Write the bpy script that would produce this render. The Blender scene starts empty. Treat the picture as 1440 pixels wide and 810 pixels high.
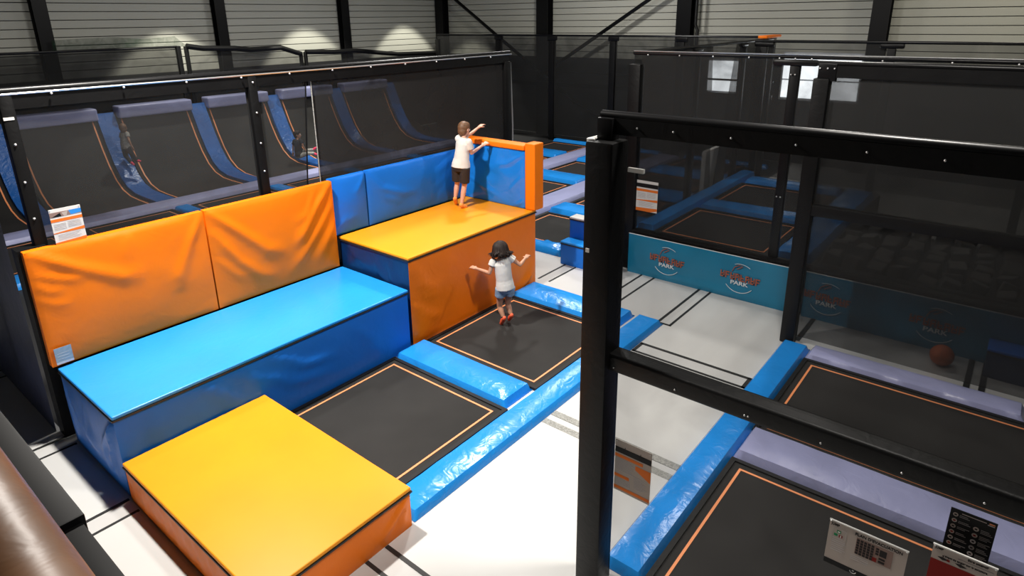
import bpy, bmesh, math, random
from mathutils import Vector, Matrix, noise
random.seed(7)
scene = bpy.context.scene
COL = scene.collection
V = Vector

# ------------------------------------------------------------------ camera
FPX, PPX, PPY = 896.06, 717.25, 313.65           # focal length and principal point, pixels of a 1440x810 frame
YAW, PITCH, ROLL = 0.68686953, 0.31127126, -0.01382208
EYE = V((0, 0, 4.0))
cy, sy, cp, sp = math.cos(YAW), math.sin(YAW), math.cos(PITCH), math.sin(PITCH)
_f = V((cy*cp, sy*cp, -sp)); _r = V((sy, -cy, 0)); _u = _r.cross(_f)
_c, _s = math.cos(ROLL), math.sin(ROLL)
CR, CU, CF = _c*_r + _s*_u, -_s*_r + _c*_u, _f
cam = bpy.data.cameras.new('camera'); camo = bpy.data.objects.new('camera', cam); COL.objects.link(camo)
cam.sensor_fit = 'HORIZONTAL'; cam.sensor_width = 36; cam.lens = FPX/1440*36
cam.shift_x = (720-PPX)/1440; cam.shift_y = (PPY-405)/1440
cam.clip_start = 0.02; cam.clip_end = 200
camo.matrix_world = Matrix(((CR.x, CU.x, -CF.x, EYE.x), (CR.y, CU.y, -CF.y, EYE.y), (CR.z, CU.z, -CF.z, EYE.z), (0, 0, 0, 1)))
scene.camera = camo

def ray(x, y): return CR*((x-PPX)/FPX) - CU*((y-PPY)/FPX) + CF
def onz(x, y, z=0.0): d = ray(x, y); return EYE + d*((z-EYE.z)/d.z)
def onx(x, y, X): d = ray(x, y); return EYE + d*(X/d.x)
def ony(x, y, Y): d = ray(x, y); return EYE + d*(Y/d.y)
FH = V((cy, sy, 0))
def onplane(x, y, base, depth=0.0):              # point above a standing place: depth is metres behind its upright plane
    d = ray(x, y); return EYE + d*(((base-EYE).dot(FH)+depth)/d.dot(FH))

# ------------------------------------------------------------------ world, lamps, exposure
w = bpy.data.worlds.new('hall_ambient'); scene.world = w; w.use_nodes = True
w.node_tree.nodes['Background'].inputs[0].default_value = (0.85, 0.93, 1.0, 1)
w.node_tree.nodes['Background'].inputs[1].default_value = 0.032
vs = scene.view_settings
vs.view_transform = 'Standard'; vs.look = 'None'; vs.gamma = 1; vs.use_curve_mapping = False
vs.exposure = 0.0
LAMPS = [  # x, y, z, watts, radius, colour
    (2.7, 6.0, 6.4, 690, .18, (1.0, .95, .88)),
    (4.2, 0.8, 6.8, 310, .30, (1.0, .95, .88)),
    (10.5, 2.4, 6.9, 190, .12, (1.0, .95, .88)),
    (9.4, 8.0, 6.9, 400, .30, (1.0, .97, .92)),
    (14.5, 10.0, 6.9, 230, .30, (1.0, .97, .92)),
    (6.5, 13.5, 6.9, 45, .30, (1.0, .97, .92)),
    (11.5, 14.5, 6.9, 40, .30, (1.0, .97, .92)),
    (5.0, -1.8, 6.9, 25, .30, (1.0, .95, .88)),
    (16.5, 0.5, 6.9, 80, .30, (1.0, .93, .75)),
]
WALL_SPOTS = [(8.2, 17.1), (12.5, 17.1), (16.7, 17.1)]

# ------------------------------------------------------------------ materials
MAT = {}
def newmat(n):
    m = bpy.data.materials.new(n); m.use_nodes = True; MAT[n] = m
    nt = m.node_tree; b = nt.nodes['Principled BSDF']
    return m, nt, b
def simple(n, col, rough=.5, metal=0.0, spec=.5, var=0.0, vscale=4.0, bump=0.0, bscale=30.0, bdist=.01, emit=0.0, coat=0.0):
    m, nt, b = newmat(n)
    b.inputs['Base Color'].default_value = (*col, 1); b.inputs['Roughness'].default_value = rough
    b.inputs['Metallic'].default_value = metal; b.inputs['Specular IOR Level'].default_value = spec
    if coat: b.inputs['Coat Weight'].default_value = coat; b.inputs['Coat Roughness'].default_value = .15
    tc = nt.nodes.new('ShaderNodeTexCoord')
    if var:
        nz = nt.nodes.new('ShaderNodeTexNoise'); nz.inputs['Scale'].default_value = vscale; nz.inputs['Detail'].default_value = 5
        nt.links.new(tc.outputs['Object'], nz.inputs['Vector'])
        rp = nt.nodes.new('ShaderNodeValToRGB')
        rp.color_ramp.elements[0].position = .3; rp.color_ramp.elements[1].position = .7
        rp.color_ramp.elements[0].color = (*[c*(1-var) for c in col], 1); rp.color_ramp.elements[1].color = (*[min(1, c*(1+var)) for c in col], 1)
        nt.links.new(nz.outputs['Fac'], rp.inputs['Fac']); nt.links.new(rp.outputs['Color'], b.inputs['Base Color'])
    if bump:
        nb = nt.nodes.new('ShaderNodeTexNoise'); nb.inputs['Scale'].default_value = bscale; nb.inputs['Detail'].default_value = 3
        nb.inputs['Distortion'].default_value = .8
        nt.links.new(tc.outputs['Object'], nb.inputs['Vector'])
        bp = nt.nodes.new('ShaderNodeBump'); bp.inputs['Strength'].default_value = bump; bp.inputs['Distance'].default_value = bdist
        nt.links.new(nb.outputs['Fac'], bp.inputs['Height']); nt.links.new(bp.outputs['Normal'], b.inputs['Normal'])
    if emit:
        b.inputs['Emission Color'].default_value = (*col, 1); b.inputs['Emission Strength'].default_value = emit
    return m
ORANGE = (.90, .19, .003)
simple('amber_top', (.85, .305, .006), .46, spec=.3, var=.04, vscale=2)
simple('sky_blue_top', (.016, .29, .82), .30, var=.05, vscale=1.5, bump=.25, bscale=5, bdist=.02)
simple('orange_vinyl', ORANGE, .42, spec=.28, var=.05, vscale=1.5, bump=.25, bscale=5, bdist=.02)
simple('orange_foam', ORANGE, .48, spec=.28, var=.04, vscale=2)
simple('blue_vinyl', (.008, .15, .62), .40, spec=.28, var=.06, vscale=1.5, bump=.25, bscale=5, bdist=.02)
simple('blue_ramp', (.018, .115, .40), .33, var=.08, vscale=2, bump=.8, bscale=7, bdist=.03)
simple('blue_gloss', (.010, .19, .68), .22, var=.06, vscale=1.5, bump=.35, bscale=6, bdist=.02)
simple('blue_pad', (.016, .27, .78), .24, var=.05, vscale=2, bump=.5, bscale=6, bdist=.02)
simple('navy_vinyl', (.003, .028, .10), .34, var=.1, vscale=2, bump=.35, bscale=5, bdist=.02)
simple('lilac_pad', (.36, .38, .61), .33, var=.05, vscale=3, bump=.4, bscale=6, bdist=.02)
simple('teal_banner', (.006, .20, .36), .35, var=.12, vscale=1.2, bump=.2, bscale=4, bdist=.02)
simple('black_vinyl', (.004, .004, .0042), .45, spec=.22, var=.2, vscale=5, bump=.3, bscale=12, bdist=.01)
simple('black_steel', (.004, .004, .0045), .35, spec=.25, var=.1, vscale=8)
simple('trampoline_mat', (.026, .025, .024), .8, spec=.2, var=.18, vscale=1.2)
simple('trampoline_edge', (.012, .012, .012), .6, spec=.3, var=.1)
simple('orange_tape', (.92, .33, .13), .5)
simple('seam_black', (.012, .012, .012), .6)
simple('seam_grey', (.30, .30, .28), .8, var=.35, vscale=60)
simple('floor_white', (.55, .55, .54), .42, var=.04, vscale=2.2, bump=.06, bscale=40, bdist=.003)
simple('floor_mat_white', (.60, .60, .585), .38, var=.03, vscale=1.6, bump=.06, bscale=3, bdist=.02)
simple('cladding', (.46, .46, .40), .5, var=.03, vscale=.7)
simple('wall_dark', (.02, .02, .021), .7, var=.2, vscale=1.0)
simple('ceiling_dark', (.10, .10, .10), .8, var=.1)
simple('white_plastic', (.78, .77, .74), .4)
simple('sign_beige', (.50, .43, .385), .45, spec=.1)
simple('sign_grey', (.55, .52, .52), .5, spec=.1)
simple('sign_orange', (.85, .20, .03), .45, spec=.1)
simple('sign_black', (.015, .015, .016), .4, spec=.1)
simple('sign_red', (.24, .012, .008), .45, spec=.1)
simple('sign_green', (.02, .25, .10), .45, spec=.1)
simple('sign_blue', (.04, .28, .75), .45, spec=.1)
simple('sign_brown', (.30, .20, .17), .5, spec=.1)
simple('ink_dark', (.03, .025, .025), .5, spec=.1)
simple('ink_grey', (.30, .28, .27), .5, spec=.1)
simple('logo_orange', (.38, .10, .05), .5)
simple('logo_white', (.75, .80, .82), .5)
simple('wood_brown', (.17, .078, .032), .45, var=.35, vscale=9, bump=.15, bscale=18, bdist=.01)
simple('black_matte', (.003, .003, .0032), .55, spec=.12)
simple('chrome', (.55, .55, .55), .3, metal=.8)
simple('bolt_silver', (.7, .7, .7), .3, metal=.5)
simple('skin', (.66, .36, .25), .5, var=.04, vscale=8)
simple('skin_tan', (.52, .27, .17), .5, var=.04, vscale=8)
simple('shirt_white', (.70, .685, .65), .75, var=.03, vscale=6, bump=.4, bscale=14, bdist=.012)
simple('shorts_black', (.022, .015, .012), .8, var=.1, bump=.3, bscale=14, bdist=.01)
simple('denim', (.22, .32, .45), .8, var=.25, vscale=25, bump=.3, bscale=16, bdist=.01)
simple('hair_dark', (.014, .007, .005), .6, spec=.3, var=.3, vscale=20)
simple('hair_brown', (.14, .065, .028), .55, var=.35, vscale=40, bump=.5, bscale=90, bdist=.004)
simple('sock_coral', (.90, .13, .05), .7)
simple('sock_orange', (.88, .33, .07), .7)
simple('sock_pink', (.85, .06, .14), .7)
simple('cloth_dark', (.02, .02, .024), .8, var=.3, vscale=10)
simple('cloth_grey', (.30, .29, .27), .8, var=.4, vscale=18)
simple('eye_white', (.85, .85, .83), .3)
simple('eye_dark', (.03, .02, .015), .2)
simple('lip', (.50, .17, .14), .5)
simple('ball_orange', (.62, .13, .035), .6, bump=.5, bscale=220, bdist=.002)
simple('foam_grey', (.10, .095, .085), .9, var=.25, vscale=6)
simple('lamp_glow', (1, .96, .9), .5, emit=6)
simple('daylight', (.92, .97, 1.0), .5, emit=5)
simple('window_frame', (.45, .46, .47), .4)
simple('label_grey', (.27, .33, .36), .35, var=.1, vscale=30)
simple('curtain_navy', (.035, .045, .11), .4, var=.35, vscale=2.5, bump=.3, bscale=5, bdist=.03)

def netmat(n, fac, col, scale=1.4, lo=-.08, hi=.08):
    m = bpy.data.materials.new(n); m.use_nodes = True; MAT[n] = m
    nt = m.node_tree; nt.nodes.clear()
    out = nt.nodes.new('ShaderNodeOutputMaterial'); mx = nt.nodes.new('ShaderNodeMixShader')
    tr = nt.nodes.new('ShaderNodeBsdfTransparent'); df = nt.nodes.new('ShaderNodeBsdfDiffuse')
    df.inputs['Color'].default_value = (*col, 1)
    tc = nt.nodes.new('ShaderNodeTexCoord'); nz = nt.nodes.new('ShaderNodeTexNoise')
    nz.inputs['Scale'].default_value = scale; nz.inputs['Detail'].default_value = 4; nz.inputs['Distortion'].default_value = 1.2
    mr = nt.nodes.new('ShaderNodeMapRange'); mr.inputs['From Min'].default_value = .3; mr.inputs['From Max'].default_value = .7
    mr.inputs['To Min'].default_value = fac+lo; mr.inputs['To Max'].default_value = fac+hi
    nt.links.new(tc.outputs['Object'], nz.inputs['Vector']); nt.links.new(nz.outputs['Fac'], mr.inputs['Value'])
    nt.links.new(mr.outputs['Result'], mx.inputs[0]); nt.links.new(tr.outputs[0], mx.inputs[1]); nt.links.new(df.outputs[0], mx.inputs[2])
    nt.links.new(mx.outputs[0], out.inputs['Surface'])
    return m
netmat('net_left', .60, (.030, .030, .030))
netmat('net_left_dense', .93, (.026, .026, .026), lo=-.05, hi=.05)
netmat('net_black', .52, (.030, .030, .030))
netmat('net_raised', .64, (.030, .030, .030))
netmat('net_dense', .74, (.026, .026, .0255))
netmat('net_green', .42, (.02, .045, .025), scale=5, lo=-.15, hi=.15)

# ------------------------------------------------------------------ mesh helpers
class MB:
    def __init__(s): s.v = []; s.f = []
    def add(s, vs, fs):
        o = len(s.v); s.v += [tuple(v) for v in vs]; s.f += [tuple(i+o for i in f) for f in fs]; return s
    def box(s, a, b):
        x0, y0, z0 = a; x1, y1, z1 = b
        vs = [(x0,y0,z0),(x1,y0,z0),(x1,y1,z0),(x0,y1,z0),(x0,y0,z1),(x1,y0,z1),(x1,y1,z1),(x0,y1,z1)]
        return s.add(vs, [(3,2,1,0),(4,5,6,7),(0,1,5,4),(1,2,6,5),(2,3,7,6),(3,0,4,7)])
    def tube(s, pts, r, n=10, cap=True):
        pts = [V(p) for p in pts]; rs = r if isinstance(r, (list, tuple)) else [r]*len(pts)
        rings = []; prev = None
        for i, p in enumerate(pts):
            d = (pts[min(i+1, len(pts)-1)] - pts[max(i-1, 0)]).normalized()
            if prev is None:
                a = V((0,0,1)) if abs(d.z) < .9 else V((1,0,0)); u = d.cross(a).normalized()
            else:
                u = (prev - d*prev.dot(d)).normalized()
            prev = u; w_ = d.cross(u)
            rings.append([p + (u*math.cos(2*math.pi*k/n) + w_*math.sin(2*math.pi*k/n))*rs[i] for k in range(n)])
        vs = [q for R in rings for q in R]; fs = []
        for i in range(len(rings)-1):
            for k in range(n):
                fs.append((i*n+k, i*n+(k+1) % n, (i+1)*n+(k+1) % n, (i+1)*n+k))
        if cap: fs += [tuple(range(n))[::-1], tuple(range((len(rings)-1)*n, len(rings)*n))]
        return s.add(vs, fs)
    def loft(s, rings, n=20):                     # rings: (centre, U, W) half-axis vectors; a tapered body of elliptical sections
        vs = []; fs = []
        for c, U, W in rings:
            for k in range(n):
                a = 2*math.pi*k/n; vs.append(V(c) + V(U)*math.cos(a) + V(W)*math.sin(a))
        for i in range(len(rings)-1):
            for k in range(n): fs.append((i*n+k, i*n+(k+1) % n, (i+1)*n+(k+1) % n, (i+1)*n+k))
        fs += [tuple(range(n))[::-1], tuple(range((len(rings)-1)*n, len(rings)*n))]
        return s.add(vs, fs)
    def ball(s, c, r, n=14, m=9, axes=None):
        c = V(c); A = axes or (V((1,0,0)), V((0,1,0)), V((0,0,1)))
        rr = r if isinstance(r, (list, tuple)) else (r, r, r)
        vs = [c + A[2]*rr[2]]
        for i in range(1, m):
            t = math.pi*i/m
            for k in range(n):
                a = 2*math.pi*k/n
                vs.append(c + A[0]*(rr[0]*math.sin(t)*math.cos(a)) + A[1]*(rr[1]*math.sin(t)*math.sin(a)) + A[2]*(rr[2]*math.cos(t)))
        vs.append(c - A[2]*rr[2]); fs = []
        for k in range(n): fs.append((0, 1+k, 1+(k+1) % n))
        for i in range(m-2):
            for k in range(n):
                a = 1+i*n; fs.append((a+k, a+n+k, a+n+(k+1) % n, a+(k+1) % n))
        L = len(vs)-1; a = 1+(m-2)*n
        for k in range(n): fs.append((L, a+(k+1) % n, a+k))
        return s.add(vs, fs)
    def cone(s, p0, r0, p1, r1, n=12):            # round-ended tapered limb
        p0, p1 = V(p0), V(p1); d = p1-p0; L = d.length
        if L < 1e-6: return s.ball(p0, r0)
        d /= L; pts = []; rs = []
        for t in (-.98, -.8, -.5, 0): pts.append(p0 + d*r0*t); rs.append(r0*math.sqrt(max(0, 1-t*t)))
        for t in (0, .5, .8, .98): pts.append(p1 + d*r1*t); rs.append(r1*math.sqrt(max(0, 1-t*t)))
        return s.tube(pts, rs, n)
    def mesh(s, name):
        me = bpy.data.meshes.new(name); me.from_pydata(s.v, [], s.f); me.update(); return me
    def build(s, name, mat, parent=None, smooth=False, bevel=0.0, seg=2):
        me = s.mesh(name)
        if bevel:
            bm = bmesh.new(); bm.from_mesh(me); bmesh.ops.remove_doubles(bm, verts=bm.verts, dist=1e-5)
            bmesh.ops.bevel(bm, geom=list(bm.edges), offset=bevel, segments=seg, affect='EDGES', profile=.6, clamp_overlap=True)
            bm.to_mesh(me); bm.free()
        return link(name, me, mat, parent, smooth or bool(bevel))
def link(name, me, mat, parent=None, smooth=False):
    if mat is not None and len(me.materials) == 0: me.materials.append(MAT[mat])
    if smooth:
        me.polygons.foreach_set('use_smooth', [True]*len(me.polygons))
        try: me.set_sharp_from_angle(angle=math.radians(45))
        except Exception: pass
    o = bpy.data.objects.new(name, me); COL.objects.link(o)
    if parent is not None:
        o.parent = parent
        if parent.type == 'EMPTY' and 'localspace' not in parent: o.matrix_parent_inverse = Matrix.Translation(parent.location).inverted()
    return o
def tag(o, label=None, cat=None, group=None, kind=None):
    if label: o['label'] = label
    if cat: o['category'] = cat
    if group: o['group'] = group
    if kind: o['kind'] = kind
    return o
def thing(name, loc, label, cat, group=None):     # an Empty at the base of a thing; its parts are built in world coordinates
    o = bpy.data.objects.new(name, None); COL.objects.link(o); o.location = loc; o.empty_display_size = .1
    return tag(o, label, cat, group)
def clone(o, parent=None, delta=V((0,0,0))):      # a thing with its parts and their sub-parts
    c = o.copy(); COL.objects.link(c)
    if parent is None: c.location = o.location + V(delta)
    else: c.parent = parent
    for ch in o.children: clone(ch, c)
    return c
def struct(o): o['kind'] = 'structure'; return o

def seg_dist(p, a, b):
    ab = (b[0]-a[0], b[1]-a[1]); l2 = ab[0]**2+ab[1]**2
    t = max(0, min(1, ((p[0]-a[0])*ab[0]+(p[1]-a[1])*ab[1])/l2))
    return math.hypot(p[0]-a[0]-t*ab[0], p[1]-a[1]-t*ab[1]), t
def soft(o, u, v, w_, h_, nrm, bulge=.015, folds=(), nu=40, nv=24, seed=0, rip=.004, ripf=3.0, edge=.04):
    """cushion sheet: o corner, u/v unit vectors, folds = (list of (u,v) metres, height, width)"""
    mb = MB(); vs = []
    for j in range(nv+1):
        for i in range(nu+1):
            a, b = w_*i/nu, h_*j/nv
            e = min(1, min(a, w_-a, b, h_-b)/edge); e = math.sin(e*math.pi/2)
            d = bulge*math.sin(math.pi*i/nu)**.5*math.sin(math.pi*j/nv)**.5 if 0 < i < nu and 0 < j < nv else 0
            d += rip*noise.noise(V((a*ripf+seed*7.3, b*ripf, seed*1.7)))*e
            for pts, amp, wd in folds:
                best = 0
                for k in range(len(pts)-1):
                    ds, t = seg_dist((a, b), pts[k], pts[k+1])
                    g = (k+t)/(len(pts)-1); fade = min(1, (1-g)*3, .4+g*3)
                    best = max(best, math.exp(-(ds/(wd*(.6+g)))**2)*fade)
                d += amp*best*e
            vs.append(V(o)+V(u)*a+V(v)*b+V(nrm)*d)
    fs = []
    for j in range(nv):
        for i in range(nu):
            k = j*(nu+1)+i; fs.append((k, k+1, k+nu+2, k+nu+1))
    n0 = (vs[1]-vs[0]).cross(vs[nu+1]-vs[0])
    if n0.dot(V(nrm)) < 0: fs = [f[::-1] for f in fs]
    mb.add(vs, fs); return mb
def padmesh(x0, x1, y0, y1, z0, z1, puff=.02, seed=0, rip=.006, cell=.07):
    """a puffed safety pad lying on the ground"""
    nu = max(8, min(90, int((x1-x0)/cell))); nv = max(6, min(90, int((y1-y0)/cell)))
    mb = MB(); vs = []; fs = []
    def edgepos(i, n, L):                        # denser towards the edges
        t = i/n; return L*(t - .06*math.sin(2*math.pi*t)/(1))
    for j in range(nv+1):
        for i in range(nu+1):
            a, b = edgepos(i, nu, x1-x0), edgepos(j, nv, y1-y0)
            m = min(a, x1-x0-a, b, y1-y0-b); e = min(1, m/.06)
            z = z0+.01+(z1-z0-.01)*math.sqrt(max(0, 1-(1-e)**2)) + puff*min(1, m/.25)
            z += rip*e*noise.noise(V((a*5+seed*3.1, b*5+seed, seed*.7))) + rip*.5*e*noise.noise(V((a*14, b*14, seed)))
            vs.append((x0+a, y0+b, z))
    for j in range(nv):
        for i in range(nu):
            k = j*(nu+1)+i; fs.append((k, k+1, k+nu+2, k+nu+1))
    # skirt to the ground
    per = [i for i in range(nu+1)] + [j*(nu+1)+nu for j in range(1, nv+1)] + [nv*(nu+1)+i for i in range(nu-1, -1, -1)] + [j*(nu+1) for j in range(nv-1, 0, -1)]
    o = len(vs)
    for p in per: vs.append((vs[p][0], vs[p][1], z0))
    n = len(per)
    for k in range(n): fs.append((per[k], o+k, o+(k+1) % n, per[(k+1) % n]))
    fs.append(tuple(o+k for k in range(n))[::-1])
    mb.add(vs, fs); return mb
def pad(x0, x1, y0, y1, z1, mat, label, group=None, z0=0.0, puff=.02, seed=0, name='safety_pad', rip=.006):
    o = padmesh(min(x0,x1), max(x0,x1), min(y0,y1), max(y0,y1), z0, z1, puff, seed, rip).build(name, mat, smooth=True)
    return tag(o, label, 'pad', group)
def text(s, size, parent, mat, loc, name='lettering', sx=1.0, align='LEFT', ext=.0008):
    cu = bpy.data.curves.new('t', 'FONT'); cu.body = s; cu.size = size; cu.align_x = align; cu.extrude = ext; cu.offset = size*.022
    to = bpy.data.objects.new('t', cu); COL.objects.link(to)
    dg = bpy.context.evaluated_depsgraph_get(); me = bpy.data.meshes.new_from_object(to.evaluated_get(dg))
    bpy.data.objects.remove(to)
    me.transform(Matrix.Translation(loc) @ Matrix.Diagonal((sx, 1, 1, 1)))
    me.materials.clear()
    return link(name, me, mat, parent)
def frame_empty(name, origin, u, v, label, cat, group=None):   # an Empty whose x,y,z run along u, v and their normal
    o = bpy.data.objects.new(name, None); COL.objects.link(o); o['localspace'] = 1
    n = V(u).cross(V(v)); u, v = V(u), V(v)
    o.matrix_world = Matrix(((u.x, v.x, n.x, origin[0]), (u.y, v.y, n.y, origin[1]), (u.z, v.z, n.z, origin[2]), (0,0,0,1)))
    o.empty_display_size = .05
    return tag(o, label, cat, group)

# ================================================================== SETTING
fl = struct(MB().box((-8, -8, -.2), (20, 20, 0)).build('floor', 'floor_white'))
# loose white mats laid over the aisle, and the seam tapes between them
def mat_piece(x0, x1, y0, y1, m='floor_mat_white'):
    return MB().box((x0, y0, 0), (x1, y1, .004)).build('floor_mat', m, fl)
def seam(x0, x1, y0, y1, m='seam_black', z=.006):
    return MB().box((x0, y0, 0), (x1, y1, z)).build('seam_strip', m, fl)
for a, b in ((-.2, 2.28), (2.50, 4.58), (4.80, 6.46), (6.70, 8.75)):
    mat_piece(a, b, 1.94, 3.36)
for x in (2.27, 2.47): seam(x, x+.035, 1.94, 3.36)
for x in (4.57, 4.74): seam(x, x+.085, 1.94, 3.36, 'seam_grey')
for x in (6.46, 6.69): seam(x, x+.04, 1.94, 3.36)
seam(6.46, 6.73, 3.32, 3.36); seam(6.46, 6.73, 1.94, 1.98)
for y in (3.26, 3.44): seam(7.36, 8.76, y, y+.035)
seam(7.36, 7.40, 3.26, 3.47)
for y in (5.45, 5.66): seam(7.62, 8.80, y, y+.03)
seam(7.5, 8.76, 4.42, 4.45); seam(7.5, 8.76, 4.20, 4.23)
for y in (1.78, -.02, -.16): seam(8.0, 8.78, y, y+.06)
for y0 in (5.33, 6.80, 8.93):
    for y in (y0, y0+.21): seam(.1, 1.42, y, y+.03)
for a, b in ((3.4, 5.33), (5.57, 6.80), (7.04, 8.93)): mat_piece(.1, 1.40, a, b)

for a, b, c, d in ((1.40, 8.30, 7.20, 18.6), (8.90, 18.6, 4.95, 18.6), (8.30, 8.90, 7.9, 18.6)):
    MB().box((a, c, 0), (b, d, .003)).build('dark_floor_mat', 'wall_dark', fl)
RIB = .2
def plank_mesh(L, along):                        # one horizontal cladding plank: a shallow trapezoid profile
    prof = [(0, 0), (.010, .0025), (.172, .0025), (.182, 0), (RIB, 0)]
    vs = []; fs = []
    for e in (0, L):
        for z, d in prof: vs.append((e, -d, z) if along == 'x' else (-d, e, z))
    n = len(prof)
    for i in range(n-1):
        fs.append((i, n+i, n+i+1, i+1) if along == 'x' else (i, i+1, n+i+1, n+i))
    me = bpy.data.meshes.new('cladding_plank'); me.from_pydata(vs, [], fs); me.update(); me.materials.append(MAT['cladding']); return me
wl = struct(MB().box((-4, 18.72, 0), (18.9, 18.9, 7.6)).build('wall_left', 'cladding'))
wb = struct(MB().box((18.72, -8, 0), (18.9, 18.9, 7.6)).build('wall_back', 'cladding'))
me = plank_mesh(22.9, 'x')
for i in range(24):
    o = link('cladding_plank', me, None, wl); o.location = (-4, 18.72, 2.7+i*RIB)
me = plank_mesh(26.7, 'y')
for i in range(24):
    o = link('cladding_plank', me, None, wb); o.location = (18.72, -8, 2.7+i*RIB)
MB().box((-4, 18.68, 0), (18.68, 18.72, 2.7)).build('dark_dado', 'wall_dark', wl)
MB().box((18.68, -8, 0), (18.72, 18.72, 2.7)).build('dark_dado', 'wall_dark', wb)
struct(MB().box((-8, -8, 7.6), (18.9, 18.9, 7.8)).build('ceiling', 'ceiling_dark'))
struct(MB().box((-8, -8, 2.42), (.30, 8.5, 2.60)).build('floor_mezzanine', 'wall_dark'))
def window(n, y0, y1, z0, z1, bars):
    wn = struct(MB().box((18.62, y0-.05, z0-.05), (18.68, y1+.05, z1+.05)).build('window_%d' % n, 'window_frame'))
    k = len(bars)+1; zs = [z0]+bars+[z1]
    for i in range(k):
        MB().box((18.60, y0, zs[i]+.02), (18.625, y1, zs[i+1]-.02)).build('pane', 'daylight', wn)
window(1, 6.66, 7.62, 1.86, 2.76, [2.22])
window(2, 3.60, 5.50, 1.80, 2.98, [2.3])

def column(p, size, label, along):
    """I-section steel column against a wall"""
    x, y = p; a, b = size; mb = MB()
    if along == 'x':
        mb.box((x-a, y-b, 0), (x+a, y-b+.02, 7.6)); mb.box((x-a, y+b-.02, 0), (x+a, y+b, 7.6)); mb.box((x-.02, y-b+.02, 0), (x+.02, y+b-.02, 7.6))
    else:
        mb.box((x-b, y-a, 0), (x-b+.02, y+a, 7.6)); mb.box((x+b-.02, y-a, 0), (x+b, y+a, 7.6)); mb.box((x-b+.02, y-.02, 0), (x+b-.02, y+.02, 7.6))
    return tag(mb.build('steel_column', 'black_steel'), label, 'column', 'black steel columns of the hall')
for x, l in ((.85, 'black steel column at the left wall, first beside the ramp trampolines'), (5.26, 'black steel column on the ribbed wall behind the green net'),
             (9.62, 'black steel column on the ribbed wall between the first two light pools'), (13.95, 'black steel column on the ribbed wall before the hall corner')):
    column((x, 18.55), (.15, .13), l, 'x')
for y, s, l in ((18.45, .2, 'black steel column standing in the corner of the two ribbed walls'), (13.52, .24, 'wide black steel column between the two diagonal wall braces'),
             (8.4, .22, 'black steel column with a downpipe beside the diagonal brace'), (3.3, .2, 'leaning-looking black steel column above the bright window')):
    column((18.5, y), (s, .16), l, 'y')
def brace(a, b, label): return tag(MB().tube([a, b], .06, 8).build('wall_brace', 'black_steel'), label, 'brace', 'diagonal wall braces')
brace((18.30, 18.2, 5.12), (18.30, 12.1, 1.25), 'diagonal black steel brace running down from the hall corner')
brace((18.30, 8.7, 4.95), (18.30, 13.2, 2.28), 'diagonal black steel brace rising towards the downpipe column')
brace((18.30, 13.3, 1.9), (18.30, 10.2, .35), 'short diagonal black brace low behind the back net')
tag(MB().tube([(18.3, 7.92, 0), (18.3, 7.92, 3.6), (18.36, 8.02, 3.75), (18.36, 8.02, 7.5)], .05, 10).build('downpipe', 'black_steel', smooth=True), 'thin black downpipe beside a back wall column', 'pipe')

# ================================================================== LAMPS
lamp_me = MB().loft([((0,0,.34), V((.05,0,0)), V((0,.05,0))), ((0,0,.22), V((.09,0,0)), V((0,.09,0))), ((0,0,.10), V((.2,0,0)), V((0,.2,0))), ((0,0,.06), V((.24,0,0)), V((0,.24,0)))], 20).mesh('lamp_shade')
lens_me = MB().loft([((0,0,.059), V((.2,0,0)), V((0,.2,0))), ((0,0,.05), V((.2,0,0)), V((0,.2,0)))], 20).mesh('lamp_lens')
def lamp(x, y, z, W, r, c, i):
    e = thing('high_bay_lamp', (x, y, z), 'black bell-shaped high bay lamp hanging from the ceiling', 'lamp', 'high bay lamps under the ceiling'); e['localspace'] = 1
    link('lamp_shade', lamp_me, 'black_steel', e, True); link('lamp_lens', lens_me, 'lamp_glow', e)
    MB().tube([(0,0,.33), (0,0,7.6-z)], .012, 6).build('suspension_rod', 'black_steel', e)
    L = bpy.data.lights.new('lamp_light', 'AREA'); L.shape = 'DISK'; L.size = 2*r; L.energy = W; L.color = c
    o = bpy.data.objects.new('lamp_light', L); COL.objects.link(o); o.parent = e; o.location = (0, 0, .02)
for i, l in enumerate(LAMPS): lamp(*l, i)
for i, (x, y) in enumerate(WALL_SPOTS):
    e = thing('wall_spotlight', (x, y, 6.15), 'small black downlight close to the ribbed left wall', 'lamp', 'downlights along the left wall'); e['localspace'] = 1
    MB().tube([(0,0,.03), (0,0,.3)], .07, 12).build('housing', 'black_steel', e)
    MB().tube([(0,0,.3), (0,0,1.45)], .012, 6).build('suspension_rod', 'black_steel', e)
    L = bpy.data.lights.new('spot', 'SPOT'); L.energy = 1150; L.spot_size = math.radians(70); L.spot_blend = .18; L.shadow_soft_size = .06; L.color = (1, .97, .85)
    o = bpy.data.objects.new('spot', L); COL.objects.link(o); o.parent = e

def ring(mb, x0, x1, y0, y1, wd, z0, z1):
    mb.box((x0, y0, z0), (x1, y0+wd, z1)); mb.box((x0, y1-wd, z0), (x1, y1, z1))
    mb.box((x0, y0+wd, z0), (x0+wd, y1-wd, z1)); mb.box((x1-wd, y0+wd, z0), (x1, y1-wd, z1)); return mb
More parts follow.
